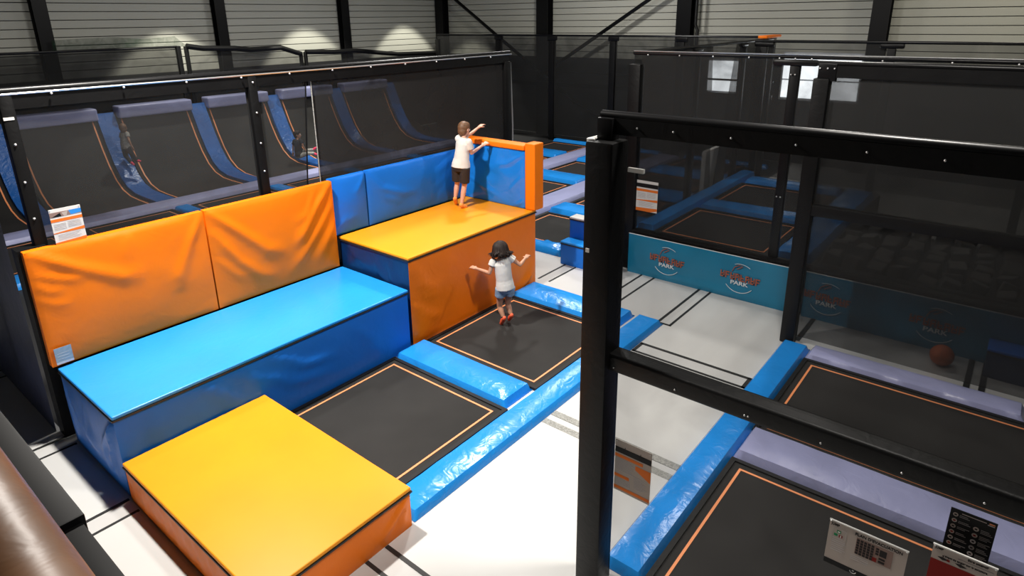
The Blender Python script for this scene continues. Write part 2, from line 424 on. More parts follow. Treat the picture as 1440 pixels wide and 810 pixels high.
# ================================================================== BENCH, BOXES, WALL PADS
X_, Y_, Z_ = V((1,0,0)), V((0,1,0)), V((0,0,1))
def foam_block(name, label, x0, x1, y0, y1, z0, z1, top, front, side, folds_front=(), folds_side=(), seamh=.035, right=None, bulge=.012, seed=1):
    e = thing(name, ((x0+x1)/2, (y0+y1)/2, z0), label, 'foam block')
    folds_front = [(p_, a_*2.0, w_) for p_, a_, w_ in folds_front]
    MB().box((x0+.012, y0+.012, z0), (x1-.012, y1-.006, z1-.03)).build('foam_core', 'seam_black', e)
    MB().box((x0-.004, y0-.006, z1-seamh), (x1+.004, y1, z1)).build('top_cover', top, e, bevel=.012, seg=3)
    ring(MB(), x0-.010, x1+.010, y0-.012, y1-.002, .03, z1-seamh-.016, z1-seamh-.002).build('zip_seam', 'seam_black', e)
    hh = z1-z0-seamh-.016
    soft((x0+.004, y0+.006, z0), X_, Z_, x1-x0-.008, hh, -Y_, bulge, folds_front, seed=seed).build('front_cover', front, e, smooth=True)
    soft((x0+.006, y1-.006, z0), -Y_, Z_, y1-y0-.012, hh, -X_, bulge, folds_side, seed=seed+1).build('side_cover', side, e, smooth=True)
    soft((x1-.006, y0+.006, z0), Y_, Z_, y1-y0-.012, hh, X_, bulge, (), seed=seed+2, nu=20, nv=12).build('side_cover', right or side, e, smooth=True)
    return e
# long blue bench
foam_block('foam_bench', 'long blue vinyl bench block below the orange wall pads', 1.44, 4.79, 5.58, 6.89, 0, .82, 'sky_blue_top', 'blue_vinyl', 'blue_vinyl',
    folds_front=[([(.02,.75),(.06,.35),(.02,.02)], .022, .035), ([(.75,.78),(1.0,.5),(1.15,.3)], .012, .05), ([(1.5,.74),(1.8,.5),(2.3,.42)], .014, .05),
                 ([(1.3,.6),(1.7,.35),(2.2,.25)], .012, .05), ([(2.5,.7),(2.75,.4),(2.8,.1)], .010, .06), ([(.3,.7),(.38,.4),(.35,.1)], .010, .04), ([(1.2,.75),(1.28,.5),(1.25,.2)], .009, .05)],
    folds_side=[([(1.28,.75),(1.05,.45),(1.0,.05)], .04, .05), ([(1.26,.75),(1.15,.35),(1.2,.02)], .03, .03), ([(.1,.74),(.25,.4),(.2,.05)], .025, .05), ([(.15,.75),(.5,.45),(.95,.3)], .025, .06), ([(.6,.72),(.7,.4),(.9,.1)], .02, .05)], bulge=.03, seed=3)
# orange box in the foreground
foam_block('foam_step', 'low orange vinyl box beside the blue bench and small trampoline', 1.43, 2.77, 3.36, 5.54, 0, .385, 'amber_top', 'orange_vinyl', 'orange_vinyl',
    folds_front=[([(1.28,.3),(1.15,.2),(.95,.06)], .012, .03), ([(1.3,.3),(1.24,.15),(1.22,.02)], .010, .025)],
    folds_side=[([(k*.2+.08,.32),(k*.2+.16,.18),(k*.2+.19,.02)], .012, .03) for k in range(10)], bulge=.012, seed=8)
# tall orange platform
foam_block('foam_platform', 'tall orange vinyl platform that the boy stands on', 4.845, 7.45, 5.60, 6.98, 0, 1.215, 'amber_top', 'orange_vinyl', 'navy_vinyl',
    folds_front=[([(.02,1.12),(.2,.9),(.28,.7)], .012, .05), ([(.02,.6),(.25,.36),(.55,.2)], .016, .05), ([(.03,.45),(.22,.2),(.5,.03)], .018, .05), ([(.02,.3),(.12,.12),(.3,.02)], .016, .04),
                 ([(.1,.85),(.3,.72),(.55,.68)], .012, .05), ([(.12,.7),(.3,.6),(.5,.58)], .010, .04), ([(2.58,.25),(2.3,.12),(2.05,.02)], .02, .04), ([(2.58,.4),(2.4,.2),(2.2,.03)], .012, .05), ([(1.2,1.1),(1.25,.7),(1.2,.4)], .006, .12)],
    folds_side=[([(.2,1.1),(.5,.95),(.9,.93)], .02, .04), ([(.7,1.12),(.85,.9),(1.2,.6)], .02, .05), ([(1.0,1.1),(1.1,.8),(1.3,.5)], .02, .05)], right='orange_vinyl', bulge=.015, seed=12)
# pads leaning against the net wall
def wall_pad(name, label, x0, x1, y0, y1, z0, z1, mat, folds, seed):
    e = thing(name, ((x0+x1)/2, (y0+y1)/2, z0), label, 'wall pad')
    MB().box((x0+.006, y0+.012, z0), (x1-.006, y1, z1-.004)).build('foam_core', mat, e, bevel=.01)
    soft((x0+.006, y0+.012, z0+.004), X_, Z_, x1-x0-.012, z1-z0-.012, -Y_, .055, folds, nu=60, nv=40, seed=seed, rip=.006).build('front_cover', mat, e, smooth=True)
    return e
wall_pad('wall_pad', 'orange vinyl wall pad with a grey label at its lower corner', 1.40, 3.075, 6.90, 7.00, .825, 2.015, 'orange_vinyl',
    [([(.02,1.17),(.4,.92),(.75,.72),(1.0,.68)], .022, .06), ([(1.65,1.17),(1.45,.85),(1.3,.55),(1.28,.35)], .020, .055), ([(.05,.95),(.25,.85),(.45,.8)], .010, .03), ([(.03,.7),(.15,.62),(.3,.6)], .008, .03),
     ([(.03,.85),(.12,.76),(.25,.74)], .008, .025), ([(.9,1.15),(.85,1.0),(.8,.85)], .006, .05)], 21)
wall_pad('wall_pad', 'orange vinyl wall pad with deep diagonal folds next to blue pads', 3.08, 4.775, 6.90, 7.00, .825, 2.015, 'orange_vinyl',
    [([(.03,1.16),(.35,.85),(.65,.55),(1.0,.42)], .026, .06), ([(1.66,1.17),(1.4,.9),(1.15,.6),(1.0,.45)], .026, .05), ([(.05,.9),(.3,.5),(.55,.25),(.8,.15)], .020, .055), ([(1.4,1.1),(1.25,.85),(1.05,.75)], .012, .04),
     ([(1.65,.6),(1.5,.4),(1.3,.15)], .016, .06), ([(1.66,.9),(1.4,.6),(1.1,.3),(.9,.1)], .016, .05), ([(.04,.6),(.2,.4),(.4,.2)], .010, .04)], 22)
wall_pad('wall_pad', 'narrow blue vinyl wall pad between orange pads and wide blue pad', 4.78, 5.385, 6.99, 7.06, 1.22, 2.02, 'blue_vinyl',
    [([(.58,.76),(.45,.6),(.35,.5)], .010, .04), ([(.02,.1),(.2,.2),(.45,.2)], .010, .05)], 23)
wall_pad('wall_pad', 'wide blue vinyl wall pad behind the boy', 5.39, 7.36, 6.99, 7.06, 1.22, 2.02, 'blue_vinyl',
    [([(.03,.77),(.25,.5),(.6,.36),(.95,.33)], .018, .05), ([(.05,.65),(.3,.35),(.7,.2)], .010, .05), ([(1.9,.75),(1.5,.6),(1.2,.5)], .010, .06)], 24)
# end pad with orange cap and post
e = thing('end_wall_pad', (7.42, 6.3, 1.22), 'blue end wall pad capped with orange foam on top and side', 'wall pad')
MB().box((7.37, 5.74, 1.22), (7.47, 6.98, 2.12)).build('foam_core', 'blue_vinyl', e, bevel=.008)
soft((7.37, 6.97, 1.225), -Y_, Z_, 1.22, .89, -X_, .03, [([(1.18,.82),(.9,.66),(.55,.6)], .02, .04), ([(.1,.35),(.5,.2),(.9,.05)], .014, .04), ([(1.2,.5),(1.0,.3),(.9,.2)], .01, .03),
     ([(.3,.75),(.6,.55),(1.0,.5)], .010, .05), ([(1.2,.12),(1.1,.05),(1.0,.02)], .02, .02)], nu=50, nv=36, seed=31, rip=.010, ripf=4).build('front_cover', 'blue_gloss', e, smooth=True)
MB().box((7.34, 5.74, 2.12), (7.56, 7.05, 2.20)).build('top_cap', 'orange_foam', e, bevel=.02, seg=3)
MB().box((7.36, 5.55, 1.22), (7.58, 5.735, 2.235)).build('side_post', 'orange_foam', e, bevel=.015, seg=3)
MB().box((7.372, 5.728, 1.23), (7.40, 5.745, 2.12)).build('seam', 'seam_black', e)

# ================================================================== TRAMPOLINES AND SAFETY PADS
def trampoline(x0, x1, y0, y1, label, group=None, z=.0, sag=.0, edge=.09, line=.022):
    """x0..y1 is the outer edge of the orange line"""
    e = thing('trampoline', ((x0+x1)/2, (y0+y1)/2, z), label, 'trampoline', group)
    n = 16; mb = MB(); vs = []; fs = []
    for j in range(n+1):
        for i in range(n+1):
            a, b = i/n, j/n; s = sag*(math.sin(math.pi*a)*math.sin(math.pi*b))
            vs.append((x0-edge+(x1-x0+2*edge)*a, y0-edge+(y1-y0+2*edge)*b, z+.020-s))
    for j in range(n):
        for i in range(n):
            k = j*(n+1)+i; fs.append((k, k+1, k+n+2, k+n+1))
    mb.add(vs, fs).build('jumping_bed', 'trampoline_mat', e, smooth=True)
    ring(MB(), x0, x1, y0, y1, line, z+.021, z+.024).build('border_line', 'orange_tape', e)
    ring(MB(), x0-edge-.02, x1+edge+.02, y0-edge-.02, y1+edge+.02, .045, z, z+.035).build('bed_frame', 'trampoline_edge', e)
    return e
# the pair next to the bench
trampoline(2.95, 4.385, 3.86, 5.45, 'black trampoline between the low orange box and blue pad')
trampoline(5.10, 6.70, 3.86, 5.45, 'black trampoline that the girl jumps on before the orange platform')
pad(4.49, 5.0, 3.80, 5.565, .085, 'blue_pad', 'light blue crossing pad between the two trampolines by the bench', seed=1, puff=.03)
pad(6.80, 7.36, 3.80, 5.58, .085, 'blue_pad', 'light blue pad at the foot of the orange platform corner', seed=2, puff=.03)
pad(2.80, 7.36, 3.37, 3.745, .07, 'blue_pad', 'long light blue pad edging the white aisle', seed=3, puff=.02)
# right-hand court
trampoline(3.55, 5.10, -1.0, 1.49, 'large black trampoline of the right court nearest the near net')
trampoline(5.86, 7.43, -1.0, 1.49, 'large black trampoline of the right court before the basketball')
pad(3.40, 7.83, 1.605, 1.935, .075, 'blue_pad', 'long blue pad edging the right court along the aisle', seed=4, puff=.02)
pad(5.215, 5.745, -1.22, 1.60, .10, 'lilac_pad', 'lilac pad between the two right court trampolines', z0=.0, seed=5, puff=.03)
pad(7.54, 7.885, -.52, 1.595, .09, 'lilac_pad', 'lilac pad at the far end of the right court before the basketball', seed=6)
pad(3.40, 7.83, -1.62, -1.25, .075, 'blue_pad', 'long blue pad on the outer side of the right court', seed=9, puff=.02)
# far trampoline field
FX = [(9.02, 10.60), (11.45, 12.85), (13.80, 15.20), (16.10, 17.35)]
FY = [(5.88, 7.62), (8.55, 9.98), (10.85, 12.3)]
far_col = ['before the first long lilac pad', 'between the two long lilac pads', 'past the second long lilac pad']
far_desc = ['beside the blue steps', 'one row behind the blue steps', 'halfway to the back net', 'along the back net']
for i, (a, b) in enumerate(FX):
    for j, (c, d) in enumerate(FY):
        trampoline(a+.08, b-.08, c+.08, d-.08, 'black trampoline %s, %s' % (far_desc[i], far_col[j]), 'far trampoline field')
for (a, b, d) in ((10.72, 11.34, 'behind the blue steps'), (12.97, 13.68, 'mid field'), (15.30, 16.0, 'towards the back net'), (17.44, 17.66, 'under the back net')):
    for j, (c, e_) in enumerate(((5.3, 7.72), (8.47, 10.06), (10.77, 12.4))):
        pad(a, b, c, e_, .10, 'blue_pad', 'blue crossing pad %s, %s' % (d, far_col[j]), 'blue crossing pads of the far field', seed=20+j, puff=.03)
for (c, d, nm) in ((7.76, 8.44, 'nearest the orange end post'), (10.1, 10.74, 'reaching the back net')):
    pad(9.0, 17.4, c, d, .09, 'lilac_pad', 'long pale lilac pad of the far field '+nm, seed=int(c*3), puff=.02)
pad(8.62, 9.0, 5.95, 7.7, .09, 'blue_pad', 'crumpled light blue pad beside the blue steps', seed=41, puff=.06, rip=.05)
# blue steps and the block at the right
foam_block('foam_step', 'lower blue foam step beside the white aisle', 8.38, 8.62, 4.78, 5.78, 0, .41, 'blue_pad', 'blue_vinyl', 'blue_vinyl', seed=51)
foam_block('foam_step', 'taller blue foam step with a pale grey top', 8.65, 8.86, 4.92, 5.78, 0, .77, 'white_plastic', 'blue_vinyl', 'blue_vinyl', seed=52)
foam_block('foam_step', 'small blue foam block beside the basketball at the teal banner', 8.40, 8.72, -.55, -.10, 0, .36, 'blue_vinyl', 'navy_vinyl', 'navy_vinyl', seed=53)

# left zone behind the long net: ramp trampolines against the wall
PROF = [(15.30, 0.02), (16.0, .02), (16.45, .04), (16.85, .14), (17.15, .33), (17.42, .65), (17.65, 1.05), (17.85, 1.48), (18.02, 1.85)]
def ramp_strip(x0, x1, off, th, n=1):
    vs = []; fs = []; m = len(PROF)
    for i, (y, z) in enumerate(PROF):
        a = PROF[max(0, i-1)]; b = PROF[min(m-1, i+1)]; d = V((0, b[0]-a[0], b[1]-a[1])).normalized(); nn = V((0, -d.z, d.y))
        for x in (x0, x1):
            p = V((x, y, z)) + nn*off; vs.append(p); vs.append(p - nn*th)
    for i in range(m-1):
        k = i*4; q = k+4
        fs += [(k, k+2, q+2, q), (k+1, q+1, q+3, k+3), (k, q, q+1, k+1), (k+2, k+3, q+3, q+2)]
    fs += [(0, 1, 3, 2), ((m-1)*4, (m-1)*4+2, (m-1)*4+3, (m-1)*4+1)]
    return MB().add(vs, fs)
RX = [(1.85, 3.45), (4.10, 5.70), (6.33, 8.02), (8.62, 10.3), (10.9, 12.6), (13.2, 14.9)]
rl = ['beside the first net post', 'left of the climbing child', 'right of the climbing child', 'by the seated child', 'behind the dense net', 'nearest the hall corner']
for (a, b), d in zip(RX, rl):
    e = thing('ramp_trampoline', ((a+b)/2, 16.6, 0), 'curved black ramp trampoline '+d, 'trampoline')
    ramp_strip(a-.08, b+.08, 0, .03).build('jumping_bed', 'trampoline_mat', e, smooth=True)
    for x in (a, b-.03): ramp_strip(x, x+.03, .006, .006).build('border_line', 'orange_tape', e, smooth=True)
    MB().box((a-.08, 17.75, 1.72), (b+.08, 18.15, 2.02)).build('top_cushion', 'lilac_pad', e, bevel=.05, seg=3)
    pd = ramp_strip(b+.09, b+.50, .06, .08).build('ramp_pad', 'blue_ramp', smooth=True)
    tag(pd, 'curved blue ramp pad right of the ramp trampoline '+d, 'pad')
    trampoline(a, b, 12.75, 14.42, 'flat black trampoline at the foot of the ramp '+d)
    pad(b+.12, b+.46, 12.55, 14.5, .09, 'blue_pad', 'small flat blue pad at the foot of the ramp '+d, seed=int(a*9))
pad(1.6, 15.5, 14.58, 15.22, .10, 'lilac_pad', 'long lilac pad along the foot of the ramp trampolines', seed=61)
for (x0, x1, d) in ((1.6, 8.3, 'beside the ramps'),):
    pad(x0, x1, 11.9, 12.5, .09, 'blue_pad', 'long blue pad behind the long net '+d, seed=int(x0*5))

# raised court behind the teal banner
e = thing('raised_platform', (12, 2, 0), 'raised black-edged trampoline deck behind the teal banner', 'platform')
MB().box((9.04, 2.02, 0), (14.0, 4.79, .60)).build('deck_base', 'wall_dark', e)
pit = thing('foam_pit', (10.5, 0, 0), 'black-sided pit of dark foam cubes behind the dark banner', 'pit')
MB().box((9.04, -2.4, 0), (12.0, 2.0, .46)).build('pit_base', 'wall_dark', pit)
MB().box((9.04, -2.4, .46), (9.16, 2.0, .70)).build('front_bolster', 'black_vinyl', pit, bevel=.04, seg=3)
trampoline(9.22, 10.72, 2.70, 4.34, 'raised black trampoline right behind the teal banner', z=.62)
trampoline(11.5, 13.0, 2.70, 4.34, 'raised black trampoline deeper in the raised court', z=.62)
pad(10.84, 11.38, 2.6, 4.42, .72, 'blue_pad', 'dark blue crossing pad between the raised trampolines', z0=.6, seed=71, rip=.015)
pad(9.14, 13.98, 4.46, 4.785, .73, 'blue_pad', 'long dark blue pad along the side net of the raised court', z0=.6, seed=72, rip=.015)
pad(13.12, 13.6, 2.6, 4.42, .72, 'blue_pad', 'dark blue pad at the far end of the raised trampolines', z0=.6, seed=73, rip=.015)
pad(9.15, 13.6, 2.05, 2.58, .72, 'blue_pad', 'crinkled dark blue pad beside the foam blocks of the raised court', z0=.6, seed=74, rip=.03)
cube_me = []
for k in range(4):
    mb = MB().box((-.1, -.1, -.1), (.1, .1, .1)); m_ = mb.mesh('foam_cube'); bm = bmesh.new(); bm.from_mesh(m_)
    bmesh.ops.bevel(bm, geom=list(bm.edges), offset=.012, segments=1, affect='EDGES'); bm.to_mesh(m_); bm.free(); m_.materials.append(MAT['foam_grey']); cube_me.append(m_)
R2 = random.Random(5); cnt = 0
for ix in range(9):
    for iy in range(15):
        o = link('foam_cube', cube_me[cnt % 4], None); cnt += 1
        o.location = (9.34+ix*.285+R2.uniform(-.02, .02), 1.82-iy*.285+R2.uniform(-.02, .02), .60+R2.uniform(0, .12))
        o.rotation_euler = (R2.uniform(-.3, .3), R2.uniform(-.3, .3), R2.uniform(-.3, .3))
        tag(o, 'dark grey foam cube in the pit behind the teal banner', 'foam cube', 'foam cubes in the pit')

tag(MB().box((12.6, 5.06, 0), (13.7, 5.16, 1.32)).build('bright_spot_panel', 'white_plastic', bevel=.02), 'white panel added as the bright spot in the side net gap', 'panel')  # added white board, stands in for the brightness beyond the net gap
# teal banners
def banner(y0, y1, label, logos):
    e = frame_empty('banner', (8.78, y1, 0), (0,-1,0), (0,0,1), label, 'banner')
    L = y1-y0
    soft((0, 0, .012), V((1,0,0)), V((0,1,0)), L, .66, V((0,0,1)), .008, [([(.1,.10),(L*.5,.07),(L-.1,.10)], .018, .05), ([(.12,.5),(.1,.3),(.2,.1)], .01, .04)], nu=60, nv=14, seed=int(y0*7)+90).build('banner_sheet', 'teal_banner', e, smooth=True)
    MB().tube([(0,.665,.012), (L,.665,.012)], .006, 6).build('top_hem', 'logo_white', e)
    for lx in logos:
        zz = .034
        arc = lambda a0, a1, r: [(lx+r*math.cos(a), .34+r*math.sin(a)*.95, zz) for a in [a0+(a1-a0)*k/14 for k in range(15)]]
        MB().tube(arc(math.radians(55), math.radians(112), .235), .004, 6).build('logo_arc', 'logo_white', e)
        MB().tube(arc(math.radians(215), math.radians(322), .235), .005, 6).build('logo_arc', 'logo_white', e)
        rr = random.Random(3); x = lx-.29
        mb = MB()                                 # the worn orange word: seven block letters
        for k in range(8):
            wd = .062; h0 = .315-.004*k; 
            mb.box((x, h0, zz-.003), (x+.018, h0+.105, zz)); mb.box((x+.018, h0+(.0, .085)[k % 2], zz-.003), (x+wd, h0+(.020, .105)[k % 2], zz)); mb.box((x+.018, h0+.042, zz-.003), (x+wd-.01, h0+.062, zz))
            if k % 3 != 1: mb.box((x+wd-.016, h0, zz-.003), (x+wd, h0+.1, zz))
            x += .074
        mb.build('logo_word', 'logo_orange', e)
        MB().tube([(lx-.12, .43, zz), (lx-.09, .50, zz), (lx-.02, .545, zz), (lx+.03, .53, zz), (lx-.05, .475, zz)], .006, 6).build('logo_figure', 'logo_orange', e)
        text('PARK', .085, e, 'logo_white', (lx-.005, .235, zz), sx=1.25, align='CENTER')
    return e
banner(2.03, 4.70, 'teal banner with two orange and white round logos facing the aisle', (.69, 1.84))
banner(-2.8, 1.98, 'dark teal banner behind the basketball, seen through two nets', (.30, 1.55, 2.8))

# basketball
e = thing('basketball', (8.40, .30, .006), 'orange basketball on the white floor before the dark banner', 'ball')
MB().ball((8.40, .30, .131), .125, 28, 18).build('ball_shell', 'ball_orange', e, smooth=True)
for ax in ((1,0,0), (0,1,0), (0,0,1)):
    a = V(ax); u = V((a.y, a.z, a.x)); v_ = a.cross(u)
    MB().tube([V((8.40,.30,.131)) + (u*math.cos(t)+v_*math.sin(t))*.1245 for t in [2*math.pi*k/32 for k in range(33)]], .0022, 5, cap=False).build('ball_seam', 'seam_black', e)

# ================================================================== NET FRAMES
def netsheet(p00, p10, p11, p01, nrm, amp=.02, seed=0, nu=24, nv=14):
    p00, p10, p11, p01 = map(V, (p00, p10, p11, p01)); vs = []; fs = []
    for j in range(nv+1):
        for i in range(nu+1):
            a, b = i/nu, j/nv; p = (p00*(1-a)+p10*a)*(1-b)+(p01*(1-a)+p11*a)*b
            e = min(1, 6*min(a, 1-a, b, 1-b))
            vs.append(p + V(nrm)*amp*e*(noise.noise(V((a*5+seed*2.3, b*2.5, seed)))+.5*noise.noise(V((a*13, b*3, seed+4)))))
    for j in range(nv):
        for i in range(nu):
            k = j*(nu+1)+i; fs.append((k, k+1, k+nu+2, k+nu+1))
    return MB().add(vs, fs)
def padpost(e, x, y, z0, z1, sx, sy, mat='black_vinyl', name='padded_post'):
    return MB().box((x-sx/2, y-sy/2, z0), (x+sx/2, y+sy/2, z1)).build(name, mat, e, bevel=.02, seg=2)
def bolts(e, pts, r=.011):
    for p in pts: MB().ball(p, r, 8, 5).build('bolt', 'bolt_silver', e, smooth=True)

# -- long net wall behind the bench
NY = 7.12; ZT = 3.47
e = thing('net_frame', (5, NY, 0), 'long black net wall behind the bench and orange pads', 'net frame')
MB().tube([(1.50, NY, ZT-.03), (8.72, NY, ZT-.03)], .032, 10).build('top_rail', 'black_steel', e, smooth=True)
MB().tube([(1.50, NY-.05, ZT-.055), (8.72, NY-.05, ZT-.055)], .010, 6).build('lacing_cable', 'chrome', e, smooth=True)
MB().box((1.55, NY-.045, ZT-.19), (8.66, NY-.035, ZT-.06)).build('net_border', 'black_vinyl', e)
for x in (1.60, 3.95): padpost(e, x, NY, 0, ZT-.06, .11, .11, name='post')
padpost(e, 8.62, NY+.02, 0, 3.30, .16, .16)
MB().tube([(8.70, NY-.04, 3.28), (8.72, NY-.06, 2.2), (8.70, NY-.05, .9)], .014, 6).build('edge_cable', 'chrome', e, smooth=True)
MB().box((1.46, NY-.05, 0), (8.6, NY+.05, .80)).build('base_skirt', 'black_vinyl', e)
MB().box((1.385, 7.005, 0), (1.62, 7.18, 2.01)).build('end_skirt', 'black_vinyl', e)
zb, zt = .8, ZT-.16
def nx(px, py): return ony(px, py, NY).x
sl = [(nx(427,102), nx(433,262)), (nx(434,102), nx(450,258))]
sl2 = [(nx(528,185), nx(530,236)), (nx(529,185), nx(537,234))]
def ext(p):                                       # straight curtain edge carried down to the skirt
    (xt, xb) = p; return (xt, xt+(xb-xt)*2.1)
a0, a1 = ext(sl[0]); b0, b1 = ext(sl[1])
netsheet((1.62, NY, zb), (a1, NY, zb), (a0, NY, zt), (1.62, NY, zt), (0,-1,0), .03, 1).build('net', 'net_left', e, smooth=True)
netsheet((b1, NY, zb), (8.6, NY, zb), (8.6, NY, zt), (b0, NY, zt), (0,-1,0), .03, 2).build('net', 'net_left_dense', e, smooth=True)
MB().tube([(b0, NY-.02, zt), (b1, NY-.02, zb)], .007, 6).build('net_hem', 'seam_grey', e)
MB().tube([(a0, NY-.02, zt), (a1, NY-.02, zb)], .010, 6).build('net_hem', 'black_vinyl', e)
bolts(e, [(x, NY-.075, ZT-.075) for x in [1.95+.62*k for k in range(11)]] + [(3.95, NY-.06, z) for z in (3.33, 2.98, 2.62, 2.28)] + [(1.59, NY-.06, z) for z in (2.97, 2.62, 2.27)], .012)
MB().box((1.55, NY-.05, 3.19), (1.63, NY-.06, 3.215)).build('buckle', 'white_plastic', e)

# -- side curtain running away from the first post
e = thing('side_curtain', (1.36, 9.5, 0), 'dark navy vinyl curtain beside the first net post', 'curtain')
netsheet((1.36, 14, 0), (1.36, 7.2, 0), (1.36, 7.2, 3.0), (1.36, 14, 3.0), (-1,0,0), .12, 5, 60, 24).build('curtain_sheet', 'curtain_navy', e, smooth=True)
MB().tube([(1.36, 7.1, 3.05), (1.36, 14, 3.05)], .03, 8).build('curtain_rail', 'black_steel', e)

# -- near net frame of the right court
NX = 3.28
e = thing('net_frame', (NX, 0, 0), 'near black net frame of the right court with padded corner post', 'net frame')
padpost(e, 3.245, 1.912, 0, 3.31, .19, .19)
MB().box((3.22, 1.87, 3.30), (3.31, 1.97, 3.44)).build('corner_bracket', 'black_steel', e, bevel=.008)
MB().box((3.18, 1.96, 3.30), (3.31, 2.015, 3.32)).build('foam_edge', 'white_plastic', e, bevel=.006)
MB().tube([(NX, 1.97, ZT-.02), (NX, -2.6, ZT-.02)], .028, 12).build('top_rail', 'black_steel', e, smooth=True)
MB().box((NX-.03, -2.6, ZT-.125), (NX-.015, 1.9, ZT-.03)).build('net_border', 'black_vinyl', e)
bm_ = MB().box((NX-.08, -2.6, 1.82), (NX+.05, 1.86, 1.945)).build('cross_beam', 'black_vinyl', e, bevel=.025, seg=3)
netsheet((NX, 1.86, 1.92), (NX, -2.6, 1.92), (NX, -2.6, ZT-.10), (NX, 1.86, ZT-.10), (-1,0,0), .015, 7).build('net', 'net_black', e, smooth=True)
netsheet((NX+.02, 1.86, .05), (NX+.02, -2.6, .05), (NX+.02, -2.6, 1.84), (NX+.02, 1.86, 1.84), (-1,0,0), .01, 8).build('net', 'net_black', e, smooth=True)
padpost(e, 3.30, -2.6, 0, 3.31, .20, .21)
bolts(e, [(NX-.034, y, ZT-.075) for y in (1.72, 1.5, 1.18, .86, .55, .25, -.1)] + [(NX-.083, y, 1.86) for y in (1.78, 1.36, .94, .92, .54, .17, -.16)], .006)
MB().box((NX-.05, 1.66, 3.14), (NX-.03, 1.76, 3.165)).build('buckle', 'white_plastic', e)

# -- far net frame of the right court
e = thing('net_frame', (7.92, 0, 0), 'second black net frame with a wide padded post by the aisle', 'net frame')
padpost(e, 7.92, 1.90, 0, 3.31, .17, .17)
MB().box((7.87, 1.76, 3.28), (7.95, 1.95, 3.47)).build('corner_bracket', 'black_steel', e, bevel=.008)
MB().tube([(7.92, 1.97, ZT), (7.92, -3, ZT)], .03, 10).build('top_rail', 'black_steel', e, smooth=True)
MB().box((7.88, -3, ZT-.15), (7.89, 1.9, ZT-.02)).build('net_border', 'black_vinyl', e)
MB().box((7.85, -3, 1.71), (7.97, 1.85, 1.85)).build('cross_beam', 'black_vinyl', e, bevel=.025)
netsheet((7.92, 1.84, .1), (7.92, -3, .1), (7.92, -3, ZT-.1), (7.92, 1.84, ZT-.1), (-1,0,0), .02, 9).build('net', 'net_dense', e, smooth=True)
padpost(e, 7.92, -.62, 0, 3.31, .17, .17)
bolts(e, [(7.86, y, 3.42) for y in (1.93, 1.85, 1.78)], .01)

# -- front net frame of the raised court
e = thing('net_frame', (8.96, 2, 0), 'net frame on the raised court edge above the teal banner', 'net frame')
padpost(e, 8.95, 4.80, 0, 3.31, .15, .20)
MB().box((8.82, -3, 0), (8.93, 4.69, .67)).build('base_skirt', 'black_vinyl', e)
MB().box((8.82, -3, .66), (9.02, 4.69, .70)).build('edge_bolster', 'black_vinyl', e, bevel=.015)
padpost(e, 8.975, 2.50, .68, 3.38, .09, .13, 'black_steel', 'post')
MB().box((8.90, 2.22, 3.36), (9.0, 2.78, 3.44)).build('rail_bracket', 'black_steel', e, bevel=.03)
MB().tube([(8.96, 4.85, ZT), (8.96, -3, ZT)], .028, 10).build('top_rail', 'black_steel', e, smooth=True)
MB().tube([(8.94, 4.85, ZT+.03), (8.94, -3, ZT+.03)], .008, 6).build('lacing_cable', 'chrome', e, smooth=True)
netsheet((8.96, 4.72, .69), (8.96, -3, .7), (8.96, -3, ZT-.03), (8.96, 4.72, ZT-.03), (-1,0,0), .03, 10, 40).build('net', 'net_raised', e, smooth=True)
bolts(e, [(8.91, y, ZT-.02) for y in (4.6, 4.1, 3.6, 3.1, 2.7, 2.5, 2.3, 1.5, .8, .2)] + [(8.905, y, z) for y in (2.48, 2.53) for z in (3.25, 2.55, 1.6)], .011)

# -- side net frame of the raised court
e = thing('net_frame', (12, 4.86, 0), 'side net frame of the raised court running to the windows', 'net frame')
MB().tube([(8.98, 4.86, ZT), (15.4, 4.86, ZT)], .028, 10).build('top_rail', 'black_steel', e, smooth=True)
for x in (11.3, 13.6, 15.4): padpost(e, x, 4.86, 0, 3.38, .12, .12)
for x in (11.3, 13.6): MB().box((x-.2, 4.82, 3.38), (x+.2, 4.90, 3.45)).build('rail_bracket', 'black_steel', e, bevel=.03)
netsheet((8.98, 4.86, .6), (12.4, 4.86, .6), (12.0, 4.86, ZT-.03), (8.98, 4.86, ZT-.03), (0,-1,0), .03, 11).build('net', 'net_dense', e, smooth=True)
netsheet((12.55, 4.86, .6), (15.4, 4.86, .6), (15.4, 4.86, ZT-.03), (13.2, 4.86, ZT-.03), (0,-1,0), .03, 12).build('net', 'net_dense', e, smooth=True)
tag(MB().box((14.75, 4.78, 3.50), (15.75, 4.98, 3.56)).build('foam_block', 'orange_foam', bevel=.02), 'small orange foam block on the net rail corner', 'foam block')
# -- rear net frame of the raised court
e = thing('net_frame', (14.1, 1, 0), 'rear net frame of the raised court before the windows', 'net frame')
MB().tube([(14.1, 4.8, ZT), (14.1, -4, ZT)], .03, 10).build('top_rail', 'black_steel', e, smooth=True)
for y in (4.6, 2.25, -.1, -2.4): padpost(e, 14.1, y, .6 if y > 2 else 0, 3.36, .12, .14)
for y in (4.6, 2.25, -.1): MB().box((14.05, y-.2, 3.36), (14.15, y+.2, 3.45)).build('rail_bracket', 'black_steel', e, bevel=.03)
netsheet((14.1, 4.5, .62), (14.1, -4, .62), (14.1, -4, ZT-.03), (14.1, 4.5, ZT-.03), (-1,0,0), .04, 13, 40).build('net', 'net_black', e, smooth=True)
